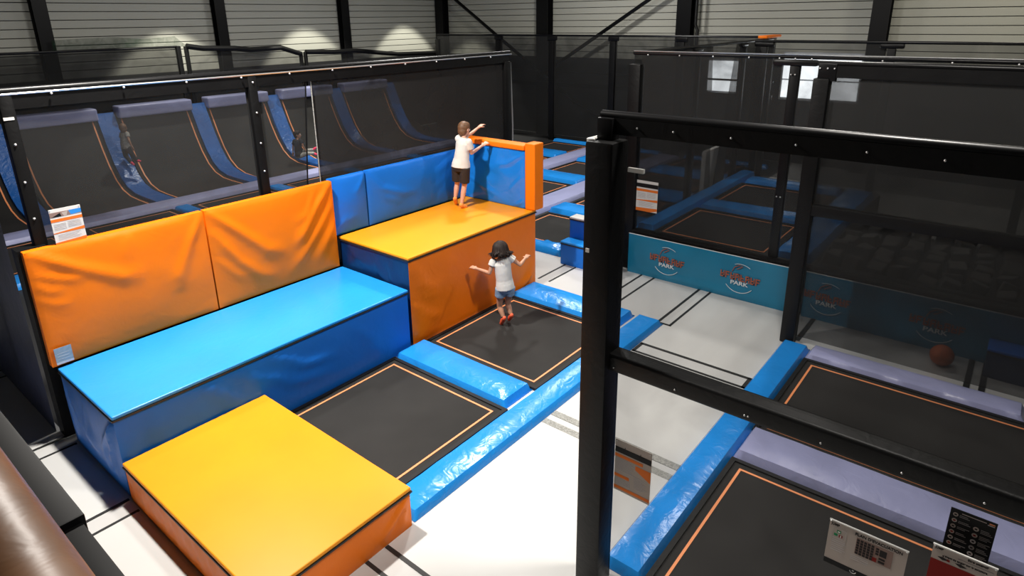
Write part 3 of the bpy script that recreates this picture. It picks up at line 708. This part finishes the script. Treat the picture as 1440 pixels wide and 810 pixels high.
# -- back net frame
e = thing('net_frame', (17.75, 12, 0), 'tall black net frame along the back wall', 'net frame')
MB().tube([(17.75, 18.0, 3.44), (17.75, 5.5, 3.44)], .03, 8).build('top_rail', 'black_steel', e, smooth=True)
for y in (17.95, 14.95, 12.65, 10.35, 8.12, 5.9): padpost(e, 17.75, y, 0, 3.28, .16, .20)
for y in (14.95, 12.65, 10.35, 8.12): MB().box((17.7, y-.18, 3.28), (17.8, y+.18, 3.42)).build('rail_bracket', 'black_steel', e, bevel=.04)
MB().tube([(17.85, 18.0, 2.28), (17.85, 5.5, 2.28)], .025, 8).build('mid_rail', 'black_steel', e, smooth=True)
MB().box((17.80, 5.5, 1.80), (17.9, 18.0, 1.93)).build('mid_beam', 'black_steel', e)
netsheet((17.74, 18, .1), (17.74, 5.5, .1), (17.74, 5.5, 3.42), (17.74, 18, 3.42), (-1,0,0), .05, 14, 60).build('net', 'net_dense', e, smooth=True)
# -- nets above the ramps
e = thing('net_frame', (6, 18.2, 0), 'green rope net with a sagging top above the ramp trampolines', 'net frame')
MB().tube([(2.0, 18.2, 3.38), (8.15, 18.2, 3.38)], .03, 8).build('top_rail', 'net_green' if False else 'black_steel', e)
netsheet((2.0, 18.2, 1.9), (8.14, 18.2, 1.9), (8.14, 18.2, 3.38), (2.0, 18.2, 3.38), (0,-1,0), .06, 15).build('net', 'net_dense', e, smooth=True)
top = [ony(x, y, 18.25) for x, y in ((72,57), (120,54), (160,52), (200,55), (245,51))]
vs = []; fs = []
for k in range(25):
    t = k/24*4; i = min(3, int(t)); q = top[i].lerp(top[i+1], t-i); vs += [q, V((q.x+(.3 if k > 20 else 0), 18.25, 3.38))]
for k in range(24): fs.append((2*k, 2*k+1, 2*k+3, 2*k+2))
MB().add(vs, fs).build('green_net', 'net_green', e)
padpost(e, 8.16, 18.2, 0, 3.40, .12, .12)
e = thing('net_frame', (11, 18.2, 0), 'low sagging black nets along the left wall past the green net', 'net frame')
for pts in (((262,65), (285,68), (330,68), (352,70), (395,67), (424,76)), ((430,73), (470,73), (500,71), (545,75), (560,76), (622,74))):
    P = [ony(x, y, 18.2) for x, y in pts]
    vs = []; fs = []
    for i, q in enumerate(P): vs += [q, V((q.x, 18.2, 1.8))]
    for i in range(len(P)-1): fs.append((2*i, 2*i+1, 2*i+3, 2*i+2))
    MB().add(vs, fs).build('net', 'net_black', e)
    MB().tube(P, .075, 8).build('net_hem', 'black_vinyl', e)
    for i in (0, len(P)-1): padpost(e, P[i].x, 18.24, 0, P[i].z, .1, .1, name='post')

# ================================================================== SIGNS
def rules_sign(origin, u, wd, ht, label, kind):
    e = frame_empty('rules_sign', origin, u, (0,0,1), label, 'sign', 'printed rules signs')
    MB().box((0, -ht, -.004), (wd, 0, 0)).build('board', 'white_plastic' if kind < 2 else 'sign_beige', e)
    b = lambda x0, x1, y0, y1, m, n: MB().box((x0*wd, -y1*ht, 0), (x1*wd, -y0*ht, .0012)).build(n, m, e)
    def poly(pts, m, n): MB().add([(x*wd, -y*ht, .0013) for x, y in pts], [tuple(range(len(pts)))[::-1]]).build(n, m, e)
    if kind == 2:
        b(0, 1, .13, .235, 'sign_black', 'photo_strip'); b(.27, .285, .10, .235, 'ink_dark', 'photo_divider'); b(.70, .715, .10, .235, 'ink_dark', 'photo_divider')
        b(0, .78, .265, .325, 'sign_orange', 'heading_band'); poly([(.58,.36),(1,.36),(1,.58),(.58,.44)], 'sign_orange', 'heading_wedge')
        b(0, .42, .66, .72, 'sign_orange', 'heading_band'); b(0, 1, .90, .96, 'sign_orange', 'footer_band')
        for y in range(9): b(.03, .45+.05*(y % 3), .35+y*.028, .362+y*.028, 'sign_grey', 'text_line'); b(.56, .9-.05*(y % 3), .58+y*.028, .592+y*.028, 'sign_grey', 'text_line')
        for y in range(4): b(.03, .45, .75+y*.03, .762+y*.03, 'sign_grey', 'text_line')
    else:
        b(0, 1, .09, .22, 'sign_brown' if kind == 0 else 'sign_black', 'photo_strip')
        if kind == 0: poly([(.03,.22),(.33,.12),(.36,.22)], 'sign_black', 'photo_shape'); poly([(.6,.09),(1,.09),(1,.2),(.66,.22)], 'sign_blue', 'photo_shape'); poly([(.38,.12),(.58,.10),(.52,.22),(.44,.22)], 'sign_beige', 'photo_shape')
        b(0, 1, .27, .35, 'sign_orange', 'heading_band')
        poly([(0,.66),(0,.64),(1,.58),(1,.66)], 'sign_orange', 'heading_wedge'); poly([(0,.90),(.55,.88),(1,.86),(1,.94),(.7,1),(0,1)], 'sign_orange', 'footer_band')
        for y in range(6): b(.06, .44, .40+y*.03, .412+y*.03, 'sign_grey', 'text_line'); b(.50, .92, .38+y*.03, .392+y*.03, 'sign_grey', 'text_line')
        for y in range(5): b(.12, .85-.06*(y % 3), .69+y*.033, .702+y*.033, 'sign_grey', 'text_line')
    for x in (.04, .96): MB().ball((x*wd, -.03*ht, .001), .005, 8, 5).build('screw', 'bolt_silver', e)
    return e
q = ony(67.5, 296, 6.93); rules_sign((q.x, 6.93, q.z), (1,0,0), .26, .36, 'white and orange rules sign above the orange wall pad', 0)
q = onx(896, 252.5, 8.92); rules_sign((8.92, q.y, q.z), (0,-1,0), .37, .50, 'white and orange rules sign above the teal banner', 1)
q = onx(866, 616.5, 3.25); rules_sign((3.25, q.y, q.z), (0,-1,0), .268, .405, 'beige and orange rules sign hanging beside the near padded post', 2)
# evacuation plan
q = onx(1168, 729, 3.22); e = frame_empty('evacuation_sign', (3.22, q.y, q.z), (0,-1,0), (0,0,1), 'beige evacuation plan sign with a dark floor map', 'sign')
W_, H_ = .365, .285
MB().box((0, -H_, -.004), (W_, 0, 0)).build('board', 'sign_beige', e)
MB().box((-.002, -.004, -.004), (W_+.002, .002, .004)).build('top_edge', 'white_plastic', e)
MB().box((0, -H_, 0), (W_, -H_+.032, .001)).build('footer_band', 'sign_black', e)
text("PLAN D'EVACUATION", .0245, e, 'ink_dark', (.124, -.036, .001), sx=.9)
text('JUMP', .020, e, 'ink_dark', (.008, -.030, .001), sx=.9)
MB().box((.135, -.150, 0), (.305, -.045, .001)).build('floor_map', 'sign_brown', e)
mp = MB()
for i in range(5):
    for j in range(6): mp.box((.138+i*.017, -.148+j*.0165, .001), (.151+i*.017, -.1345+j*.0165, .0018))
for j in range(3): mp.box((.228, -.10+j*.016, .001), (.242, -.088+j*.016, .0018))
mp.box((.246, -.10, .001), (.278, -.060, .0018)); mp.box((.246, -.142, .001), (.275, -.128, .0018)); mp.box((.246, -.122, .001), (.275, -.110, .0018))
mp.build('map_rooms', 'ink_dark', e)
MB().box((.218, -.147, .001), (.238, -.122, .002)).build('map_exit', 'sign_red', e)
ring(MB(), .018, .085, -.130, -.045, .0012, .0003, .0008).build('key_frame', 'sign_grey', e)
MB().box((.040, -.070, 0), (.060, -.053, .001)).build('key_symbol', 'sign_green', e); MB().box((.028, -.092, 0), (.046, -.077, .001)).build('key_symbol', 'sign_green', e); MB().box((.052, -.094, 0), (.070, -.078, .001)).build('key_symbol', 'sign_red', e)
MB().box((.058, -.0925, .001), (.064, -.080, .0015)).build('key_mark', 'white_plastic', e); MB().box((.044, -.066, .001), (.056, -.058, .0015)).build('key_mark', 'white_plastic', e)
for k in range(7): MB().box((.022, -.105-k*.013, 0), (.080+.006*(k % 3), -.108-k*.013, .0008)).build('text_line', 'sign_grey', e)
for k in range(3): MB().box((.120, -.165-k*.012, 0), (.205, -.168-k*.012, .0008)).build('text_line', 'sign_grey', e)
MB().tube([(.145+.014*math.cos(t), -.268+.012*math.sin(t), .0015) for t in [math.pi+math.pi*k/10 for k in range(11)]], .0016, 6).build('emblem_arc', 'white_plastic', e)
text('H', .012, e, 'white_plastic', (.1405, -.268, .001))
for p in ((.006, -.006), (W_-.006, -.006)): MB().ball((*p, .003), .004, 8, 5).build('screw', 'bolt_silver', e)
# black rules board
q = onx(1338, 713, 3.23); e = frame_empty('pictogram_sign', (3.23, q.y, q.z), (0,-1,0), (0,0,1), 'black safety rules sign with two columns of round pictograms', 'sign')
MB().box((0, -.30, -.004), (.180, 0, 0)).build('board', 'sign_black', e)
for k in range(6):
    MB().tube([(.022, -.030-k*.033, 0), (.022, -.030-k*.033, .001)], .0105, 16).build('pictogram', 'sign_beige', e)
    MB().box((.017, -.034-k*.033, .001), (.027, -.026-k*.033, .0015)).build('pictogram_mark', 'sign_red' if k % 2 else 'ink_dark', e)
    for j in range(2): MB().box((.038, -.026-j*.008-k*.033, 0), (.070+.008*((k+j) % 3), -.029-j*.008-k*.033, .0008)).build('text_line', 'ink_grey', e)
for k in range(5):
    MB().tube([(.108, -.068-k*.036, 0), (.108, -.068-k*.036, .001)], .0115, 16).build('pictogram', ('sign_beige', 'sign_beige', 'sign_grey', 'ink_grey', 'sign_grey')[k], e)
    MB().box((.103, -.072-k*.036, .001), (.113, -.064-k*.036, .0015)).build('pictogram_mark', 'sign_red' if k == 1 else 'ink_dark', e)
    for j in range(3): MB().box((.126, -.062-j*.008-k*.036, 0), (.158+.007*((k+j) % 3), -.065-j*.008-k*.036, .0008)).build('text_line', 'ink_grey', e)
MB().box((.045, -.017, 0), (.14, -.013, .001)).build('heading_line', 'sign_beige', e); MB().box((.150, -.016, 0), (.172, -.010, .001)).build('emblem', 'orange_tape', e); MB().box((.145, -.024, 0), (.172, -.020, .001)).build('heading_line', 'sign_grey', e)
# red and beige sign
q = onx(1313.5, 763.5, 3.12); e = frame_empty('warning_sign', (3.12, q.y, q.z), (0,-1,0), (0,0,1), 'beige and red warning sign overlapping the black pictogram sign', 'sign')
MB().box((0, -.36, -.004), (.245, 0, 0)).build('board', 'sign_beige', e)
MB().box((-.002, -.004, -.004), (.247, .002, .004)).build('top_edge', 'white_plastic', e)
MB().box((0, -.36, 0), (.245, -.083, .001)).build('red_field', 'sign_red', e)
text('JUMP', .016, e, 'ink_dark', (.008, -.022, .001), sx=.9)
text('Etre attentif', .016, e, 'ink_dark', (.135, -.022, .001))
text('avant de sauter sur la structure', .0145, e, 'ink_dark', (.052, -.052, .001), sx=.88)
MB().box((.10, -.034, 0), (.235, -.031, .0008)).build('text_line', 'ink_grey', e)
for x, c in ((.045, 1), (.115, 0)):
    MB().add([(x-.022, -.062, .0012), (x, -.056, .0012), (x+.026, -.066, .0012), (x, -.074, .0012)], [(3,2,1,0)]).build('pictogram', 'ink_dark', e)
    MB().ball((x, -.050, .001), .004, 8, 5).build('pictogram_head', 'ink_dark', e)
    if c: MB().box((x+.016, -.070, .001), (x+.028, -.060, .002)).build('pictogram_cross', 'sign_red', e)
for p in ((.006, -.006), (.239, -.006)): MB().ball((*p, .003), .004, 8, 5).build('screw', 'bolt_silver', e)
# small grey label on the orange pad
q = ony(75, 492, 6.865); e = frame_empty('pad_label', (q.x, 6.865, q.z), (1,0,0), (0,0,1), 'small grey care label at the orange pad corner', 'label')
MB().box((0, -.17, -.003), (.145, 0, 0)).build('card', 'label_grey', e)
for k in range(3): MB().box((.02, -.06-k*.03, 0), (.12, -.063-k*.03, .001)).build('text_line', 'sign_grey', e)
MB().box((0, -.17, 0), (.145, -.15, .001)).build('footer_band', 'sign_grey', e)
# tiny label on the near post
tag(MB().box((3.143, 1.955, 2.62), (3.151, 1.98, 2.645)).build('post_label', 'white_plastic'), 'tiny pale sticker on the near padded post', 'label')

# ================================================================== MEZZANINE RAILING AT THE CAMERA
e = thing('guard_rail', (.05, 3, 2.6), 'varnished brown wooden handrail on black posts at the gallery edge', 'railing')
q0 = onz(0, 640, 3.64); q1 = onz(118, 810, 3.64); xr = (q0.x+q1.x)/2
MB().tube([(xr-.026, -3, 3.62), (xr-.026, 7, 3.62)], .034, 24).build('handrail', 'wood_brown', e, smooth=True)
for y in (-2.5, -1.2, 3.4, 6): MB().box((xr-.04, y-.02, 2.6), (xr-.01, y+.02, 3.60)).build('post', 'black_steel', e)
e = thing('edge_beam', (.35, 2, 2.6), 'glossy black steel beam edging the gallery below the handrail', 'beam')
MB().box((.285, -3, 2.44), (.368, 1.93, 2.62)).build('beam_segment', 'black_matte', e, bevel=.008)
MB().box((.270, 1.93, 2.44), (.378, 8, 2.64)).build('beam_segment', 'black_matte', e, bevel=.008)

# ================================================================== PEOPLE
def remeshed(mb, name, mat, voxel, parent=None, smooth=6, fac=.5):
    me = mb.mesh(name); o = bpy.data.objects.new(name, me); COL.objects.link(o)
    r = o.modifiers.new('r', 'REMESH'); r.mode = 'VOXEL'; r.voxel_size = voxel
    s = o.modifiers.new('s', 'SMOOTH'); s.factor = fac; s.iterations = smooth
    dg = bpy.context.evaluated_depsgraph_get(); m2 = bpy.data.meshes.new_from_object(o.evaluated_get(dg))
    bpy.data.objects.remove(o); m2.name = name; m2.materials.clear()
    o = link(name, m2, mat, parent); m2.polygons.foreach_set('use_smooth', [True]*len(m2.polygons))
    return o
def hand(mb, wrist, elbow, k, palm_n, spread=.22, curl=.5, side=1):
    d = (wrist-elbow).normalized(); n = (palm_n - d*palm_n.dot(d)).normalized(); s = d.cross(n)*side
    L = .085*k
    c = wrist + d*L*.45
    mb.ball(c, (L*.42, L*.20, L*.55), 12, 8, (s, n, d)); mb.cone(wrist - d*.01, .019*k, c, .022*k)
    for i, (off, ln) in enumerate(((-.30, .86), (-.10, 1.0), (.10, .93), (.30, .74))):
        b = c + d*L*.42 + s*L*off*1.15; dd = (d + s*off*spread*2).normalized()
        m1 = b + dd*L*.34*ln + n*L*.03; m2 = m1 + (dd*(1-curl*.5) + n*curl*.8).normalized()*L*.26*ln; m3 = m2 + (dd*(1-curl) + n*curl*1.3).normalized()*L*.2*ln
        r = .0078*k
        mb.cone(b, r*1.1, m1, r); mb.cone(m1, r, m2, r*.9); mb.cone(m2, r*.9, m3, r*.8)
    b = c - s*L*.32 - d*L*.1; t1 = b + (d*.55 - s*.7 + n*.3).normalized()*L*.38; t2 = t1 + (d*.85 - s*.2 + n*.4).normalized()*L*.3
    mb.cone(b, .0105*k, t1, .0092*k); mb.cone(t1, .0092*k, t2, .0078*k)
def person(name, label, base, J, face, k, skin, shirt, shorts, sock, hair, sleeve=.55, leg=.75, hairkind='short', long_sleeve=False, ankle_sock=None, voxel=.0075):
    """J: joint positions; face: horizontal looking direction; k: size relative to a 1.2 m child"""
    e = thing(name, base, label, 'person')
    up = V((0,0,1)); face = V(face).normalized()
    acr = (J['shR']-J['shL']); hac = (J['hipR']-J['hipL']); sd = acr.normalized()
    chest = (J['shL']+J['shR'])/2; pel = (J['hipL']+J['hipR'])/2; spine = (chest-pel)
    su = spine.normalized(); fw = sd.cross(su)*-1
    if fw.dot(face) < 0: fw = -fw
    hd = J['head']; hs = J['headup'] if 'headup' in J else up
    hl = hs.cross(face).normalized(); hf = hl.cross(hs).normalized()
    if hf.dot(face) < 0: hf = -hf
    b = MB()
    # torso
    sw, hw = max(acr.length*.5, .11*k), max(hac.length*.5+.035*k, .085*k)
    hd_ = hac.normalized()
    b.loft([(pel-su*.05*k, hd_*hw*.75, fw*.06*k), (pel, hd_*hw, fw*.078*k), (pel+spine*.28, sd*hw*.92, fw*.072*k), (pel+spine*.6, sd*sw*.80, fw*.080*k),
            (pel+spine*.88, sd*sw*.86, fw*.074*k), (pel+spine*1.02, sd*sw*.6, fw*.055*k), (pel+spine*1.10, sd*.035*k, fw*.035*k)], 20)
    neck = J['neck']
    b.cone(chest+su*.0, .034*k, hd-hs*.05*k, .030*k)
    for s in 'LR':
        sh, el, ha, hp, kn, an, to = (J[q+s] for q in ('sh', 'el', 'ha', 'hip', 'kn', 'an', 'to'))
        b.cone(sh, .036*k, sh.lerp(el, .45), .031*k); b.cone(sh.lerp(el, .45), .031*k, el, .025*k); b.cone(el, .025*k, el.lerp(ha, .35), .0255*k); b.cone(el.lerp(ha, .35), .0255*k, ha, .0175*k)
        hand(b, ha, el, k, J.get('palm'+s, -up), side=1 if s == 'L' else -1, curl=J.get('curl', .5))
        b.cone(hp, .062*k, hp.lerp(kn, .5), .052*k); b.cone(hp.lerp(kn, .5), .052*k, kn, .038*k); b.cone(kn, .038*k, kn.lerp(an, .35), .040*k); b.cone(kn.lerp(an, .35), .040*k, an, .024*k)
        b.cone(an, .026*k, an.lerp(to, .45), .028*k); b.cone(an.lerp(to, .45), .028*k, to, .020*k)
    # head
    R = .088*k
    b.ball(hd+hs*.012*k-hf*.008*k, (R*.86, R*1.02, R*1.05), 20, 14, (hl, hf, hs))
    b.ball(hd-hs*.045*k+hf*.026*k, (R*.66, R*.70, R*.72), 16, 10, (hl, hf, hs))
    b.cone(hd-hs*.012*k+hf*R*.92, .010*k, hd-hs*.030*k+hf*R*1.12, .013*k)
    b.ball(hd-hs*.092*k+hf*.062*k, .020*k, 10, 7)
    for s in (-1, 1): b.ball(hd-hs*.012*k+hl*s*R*.88-hf*.006*k, (.008*k, .016*k, .026*k), 10, 8, (hl, hf, hs))
    body = remeshed(b, 'body', skin, voxel*k, e)
    for s in (-1, 1):
        ec = hd-hs*.004*k+hl*s*.032*k+hf*R*.86
        ey = MB().ball(ec, .0125*k, 12, 8).build('eye', 'eye_white', e, smooth=True)
        MB().ball(ec+hf*.0075*k, .0068*k, 10, 6).build('iris', 'eye_dark', ey, smooth=True)
        MB().tube([ec+hs*.018*k+hl*s*t*.018*k+hf*(.008-.006*abs(t))*k for t in (-1, -.3, .4, 1)], .003*k, 6).build('eyebrow', hair, e)
    MB().tube([hd-hs*.062*k+hl*t*.022*k+hf*(R*.93-.012*k*t*t) for t in (-1, -.5, 0, .5, 1)], [.002*k, .0045*k, .005*k, .0045*k, .002*k], 8).build('mouth', 'lip', e, smooth=True)
    # shirt
    c = MB(); g = .014*k
    hem = .16
    c.loft([(pel+spine*(hem-.20), hd_*(hw+g*2.0), fw*(.080*k+g*2.4)), (pel+spine*.12, hd_*(hw+g*1.7), fw*(.078*k+g*2.1)), (pel+spine*.3, sd*(hw*.96+g*1.2), fw*(.074*k+g*1.6)), (pel+spine*.6, sd*(sw*.84+g), fw*(.082*k+g*1.1)),
            (pel+spine*.88, sd*(sw*.9+g), fw*(.076*k+g)), (pel+spine*1.03, sd*(sw*.62+g), fw*(.056*k+g)), (pel+spine*1.10, sd*.040*k, fw*.042*k)], 24)
    for s in 'LR':
        sh, el, ha = J['sh'+s], J['el'+s], J['ha'+s]; m = sh.lerp(el, sleeve)
        c.ball(sh, .036*k+g); c.loft([(sh, *perp(el-sh, .038*k+g)), (m, *perp(el-sh, .034*k+g*1.5))], 14)
        if long_sleeve: c.cone(sh.lerp(el, .5), .036*k+g*.6, el, .027*k+g*.7); c.cone(el, .027*k+g*.7, ha, .020*k+g*.4)
    remeshed(c, 'shirt', shirt, voxel*k*.9, e, 3)
    # shorts or trousers
    c = MB(); g = .012*k
    c.loft([(pel-su*.075*k, hd_*(hw*.9), fw*(.07*k)), (pel-su*.03*k, hd_*(hw+g*.9), fw*(.080*k+g)), (pel+spine*.22, hd_*(hw*.95+g*.7), fw*(.074*k+g*.8))], 22)
    for s in 'LR':
        hp, kn, an = J['hip'+s], J['kn'+s], J['an'+s]
        if leg <= 1:
            m = hp.lerp(kn, leg); c.loft([(hp, *perp(kn-hp, .062*k+g)), (hp.lerp(kn, leg*.5), *perp(kn-hp, .060*k+g*1.2)), (m, *perp(kn-hp, .056*k+g*1.6))], 16)
        else:
            c.cone(hp, .062*k+g, kn, .042*k+g); c.cone(kn, .042*k+g, an, .028*k+g)
    remeshed(c, 'shorts' if leg <= 1 else 'trousers', shorts, voxel*k*.9, e, 3)
    # socks
    for s in 'LR':
        kn, an, to = J['kn'+s], J['an'+s], J['to'+s]; c = MB(); g = .006*k
        heel = an - (to-an).normalized()*.012*k
        c.cone(heel, .030*k, an.lerp(to, .5), .030*k+g*.5); c.cone(an.lerp(to, .5), .030*k+g*.5, to, .023*k+g*.5); c.cone(an, .028*k+g, an.lerp(kn, .06), .026*k+g*.6)
        so = remeshed(c, 'sock', sock, voxel*k*.8, e, 3)
        if ankle_sock: MB().loft([(an.lerp(kn, .07), *perp(kn-an, .030*k)), (an.lerp(kn, .16), *perp(kn-an, .031*k))], 14).build('sock_cuff', ankle_sock, so, smooth=True)
    # hair
    if hairkind == 'short':
        c = MB(); c.ball(hd+hs*.020*k-hf*.016*k, (R*.93, R*1.04, R*1.06), 24, 16, (hl, hf, hs))
        c.ball(hd-hs*.03*k-hf*.040*k, (R*.80, R*.72, R*.85), 18, 12, (hl, hf, hs))
        c.ball(hd+hs*.060*k+hf*.030*k, (R*.70, R*.62, R*.55), 16, 10, (hl, hf, hs))
        remeshed(c, 'hair', hair, voxel*k*.8, e, 2)
    else:
        c = MB(); c.ball(hd+hs*.022*k-hf*.018*k, (R*.96, R*1.04, R*1.07), 24, 16, (hl, hf, hs))
        c.ball(hd-hs*.025*k-hf*.035*k, (R*.95, R*.80, R*.95), 20, 12, (hl, hf, hs))
        rr = random.Random(11)
        for i in range(260):
            a = rr.uniform(-2.45, 2.45)                     # round the back of the head
            rad = hl*math.sin(a) - hf*math.cos(a)
            c0 = hd + hs*.015*k - hf*.012*k; rs = R*rr.uniform(1.02, 1.12); sidew = abs(math.sin(a))
            pts = [c0 + hs*rs*math.cos(t)*1.02 + rad*rs*math.sin(t) for t in (rr.uniform(.15, .5), .8, 1.2, 1.55)]
            flip = rr.uniform(0, .25) + (.5*sidew if rr.random() < .35 else 0); ln = rr.uniform(.7, 1.15)
            p2 = pts[-1] - hs*.055*k*ln + rad*R*.06 + hl*rr.uniform(-.012, .012)*k
            p3 = p2 - hs*(.050*ln - .03*flip)*k + rad*R*(.02+flip*.5) + hl*rr.uniform(-.015, .015)*k
            p4 = p3 - hs*.018*k*(1-flip*1.6) + rad*R*(flip*.6-.05)
            r = rr.uniform(.006, .010)*k
            c.tube(pts+[p2, p3, p4], [r*.6, r, r*1.1, r*1.2, r*1.1, r*.8, r*.2], 6)
        c.build('hair', hair, e, smooth=True)
    return e
def perp(d, r):
    d = V(d).normalized(); a = V((0,0,1)) if abs(d.z) < .9 else V((1,0,0)); u = d.cross(a).normalized(); return u*r, d.cross(u)*r

# girl jumping on the trampoline, her back to the gallery
g0 = onz(708, 456, .06)
P = lambda x, y, dp=0.0: onplane(x, y, g0, dp)
J = dict(head=P(703.5, 350.5, .04), neck=P(705, 363, .02), shL=P(693.5, 368, .0), shR=P(717.5, 362.5, .02), elL=P(688.5, 384, -.02), haL=P(670, 377.5, .12),
         elR=P(731.5, 372.5, .02), haR=P(738.5, 363.5, .16), hipL=P(704, 405, .0), hipR=P(717, 403, .01), knL=P(702.5, 430.5, .06), knR=P(714, 427.5, .07),
         anL=P(708.5, 447.5, -.0), anR=P(719.0, 443.5, .02), toL=P(705, 454.5, .07), toR=P(716, 449, .12), palmL=V((.2,.3,-1)), palmR=V((0,0,-1)), curl=.9,
         headup=(P(703, 340, .07)-P(705, 363, .0)).normalized())
person('person', 'child in white top and denim shorts with coral socks, jumping with arms spread', g0, J, FH*1 + CR*-.15, .99, 'skin_tan', 'shirt_white', 'denim', 'sock_coral', 'hair_dark', sleeve=.34, leg=.42, hairkind='bob', ankle_sock='shorts_black')
# boy on the platform, reaching for the orange cap
b0 = onz(650.5, 292.5, 1.22)
P = lambda x, y, dp=0.0: onplane(x, y, b0, dp)
J = dict(head=P(652.8, 181.5, .12), neck=P(651.5, 192, .06), shL=P(644.5, 195, .10), shR=P(659, 199.5, -.02), elL=P(661, 189, .36), haL=P(672.5, 179.5, .50),
         elR=P(663.0, 215.5, .02), haR=P(678, 204.8, .17), hipL=P(642, 233, .06), hipR=P(654, 235, -.01), knL=P(643.0, 258.5, .12), knR=P(653.0, 261.5, .04),
         anL=P(640.0, 279.5, .10), anR=P(649.0, 288.3, .0), toL=P(641.5, 285.5, .20), toR=P(655.5, 291.0, .06), palmL=V((0,0,-1)), palmR=V((.3,.3,-.8)), curl=.5,
         headup=(P(652.8, 174, .12)-P(652.0, 192, .08)).normalized())
person('person', 'child in white t-shirt and black shorts reaching for the orange cap', b0, J, (.95, .05, 0), 1.06, 'skin', 'shirt_white', 'shorts_black', 'sock_orange', 'hair_brown', sleeve=.62, leg=.80)
# child running up the ramp pad behind the long net
c0 = V((6.02, 17.18, .60))
P = lambda x, y, dp=0.0: onplane(x, y, c0, dp)
J = dict(head=P(172.8, 180, .0), neck=P(174.5, 186, .0), shL=P(171.5, 188, .03), shR=P(178.5, 188, -.03), elL=P(170.5, 198, .08), haL=P(176, 204, .10),
         elR=P(181, 197, -.10), haR=P(185, 205, -.06), hipL=P(175, 208, .05), hipR=P(180, 208, -.05), knL=P(177, 219, .14), knR=P(186, 217, -.02),
         anL=P(184, 228, .10), anR=P(192.5, 226, .0), toL=P(188, 231.5, .05), toR=P(197, 226.5, .0))
person('person', 'child in dark clothes and pink shoes running up the blue ramp pad', c0, J, (.3, .9, 0), 1.05, 'skin_tan', 'cloth_grey', 'cloth_dark', 'sock_pink', 'hair_brown', leg=2, voxel=.011)
# child sitting behind the curtain gap, legs stretched out
c0 = onz(424, 226, .12)
P = lambda x, y, dp=0.0: onplane(x, y, c0, dp)
J = dict(head=P(418, 189, .05), neck=P(419, 195, .0), shL=P(414, 198, .05), shR=P(423, 198, -.05), elL=P(412, 207, .1), haL=P(412, 214, .12),
         elR=P(426, 205, -.08), haR=P(430, 212, .0), hipL=P(418, 218, .06), hipR=P(422, 219, -.06), knL=P(430, 212, .08), knR=P(432, 216, -.05),
         anL=P(440, 210.5, .08), anR=P(441, 215.5, -.05), toL=P(444.5, 207.5, .08), toR=P(446, 217.5, -.05))
person('person', 'seated child with pink socks behind the net curtain gap', c0, J, (.6, -.5, 0), 1.05, 'skin_tan', 'cloth_dark', 'cloth_grey', 'sock_pink', 'hair_dark', leg=2, voxel=.011)
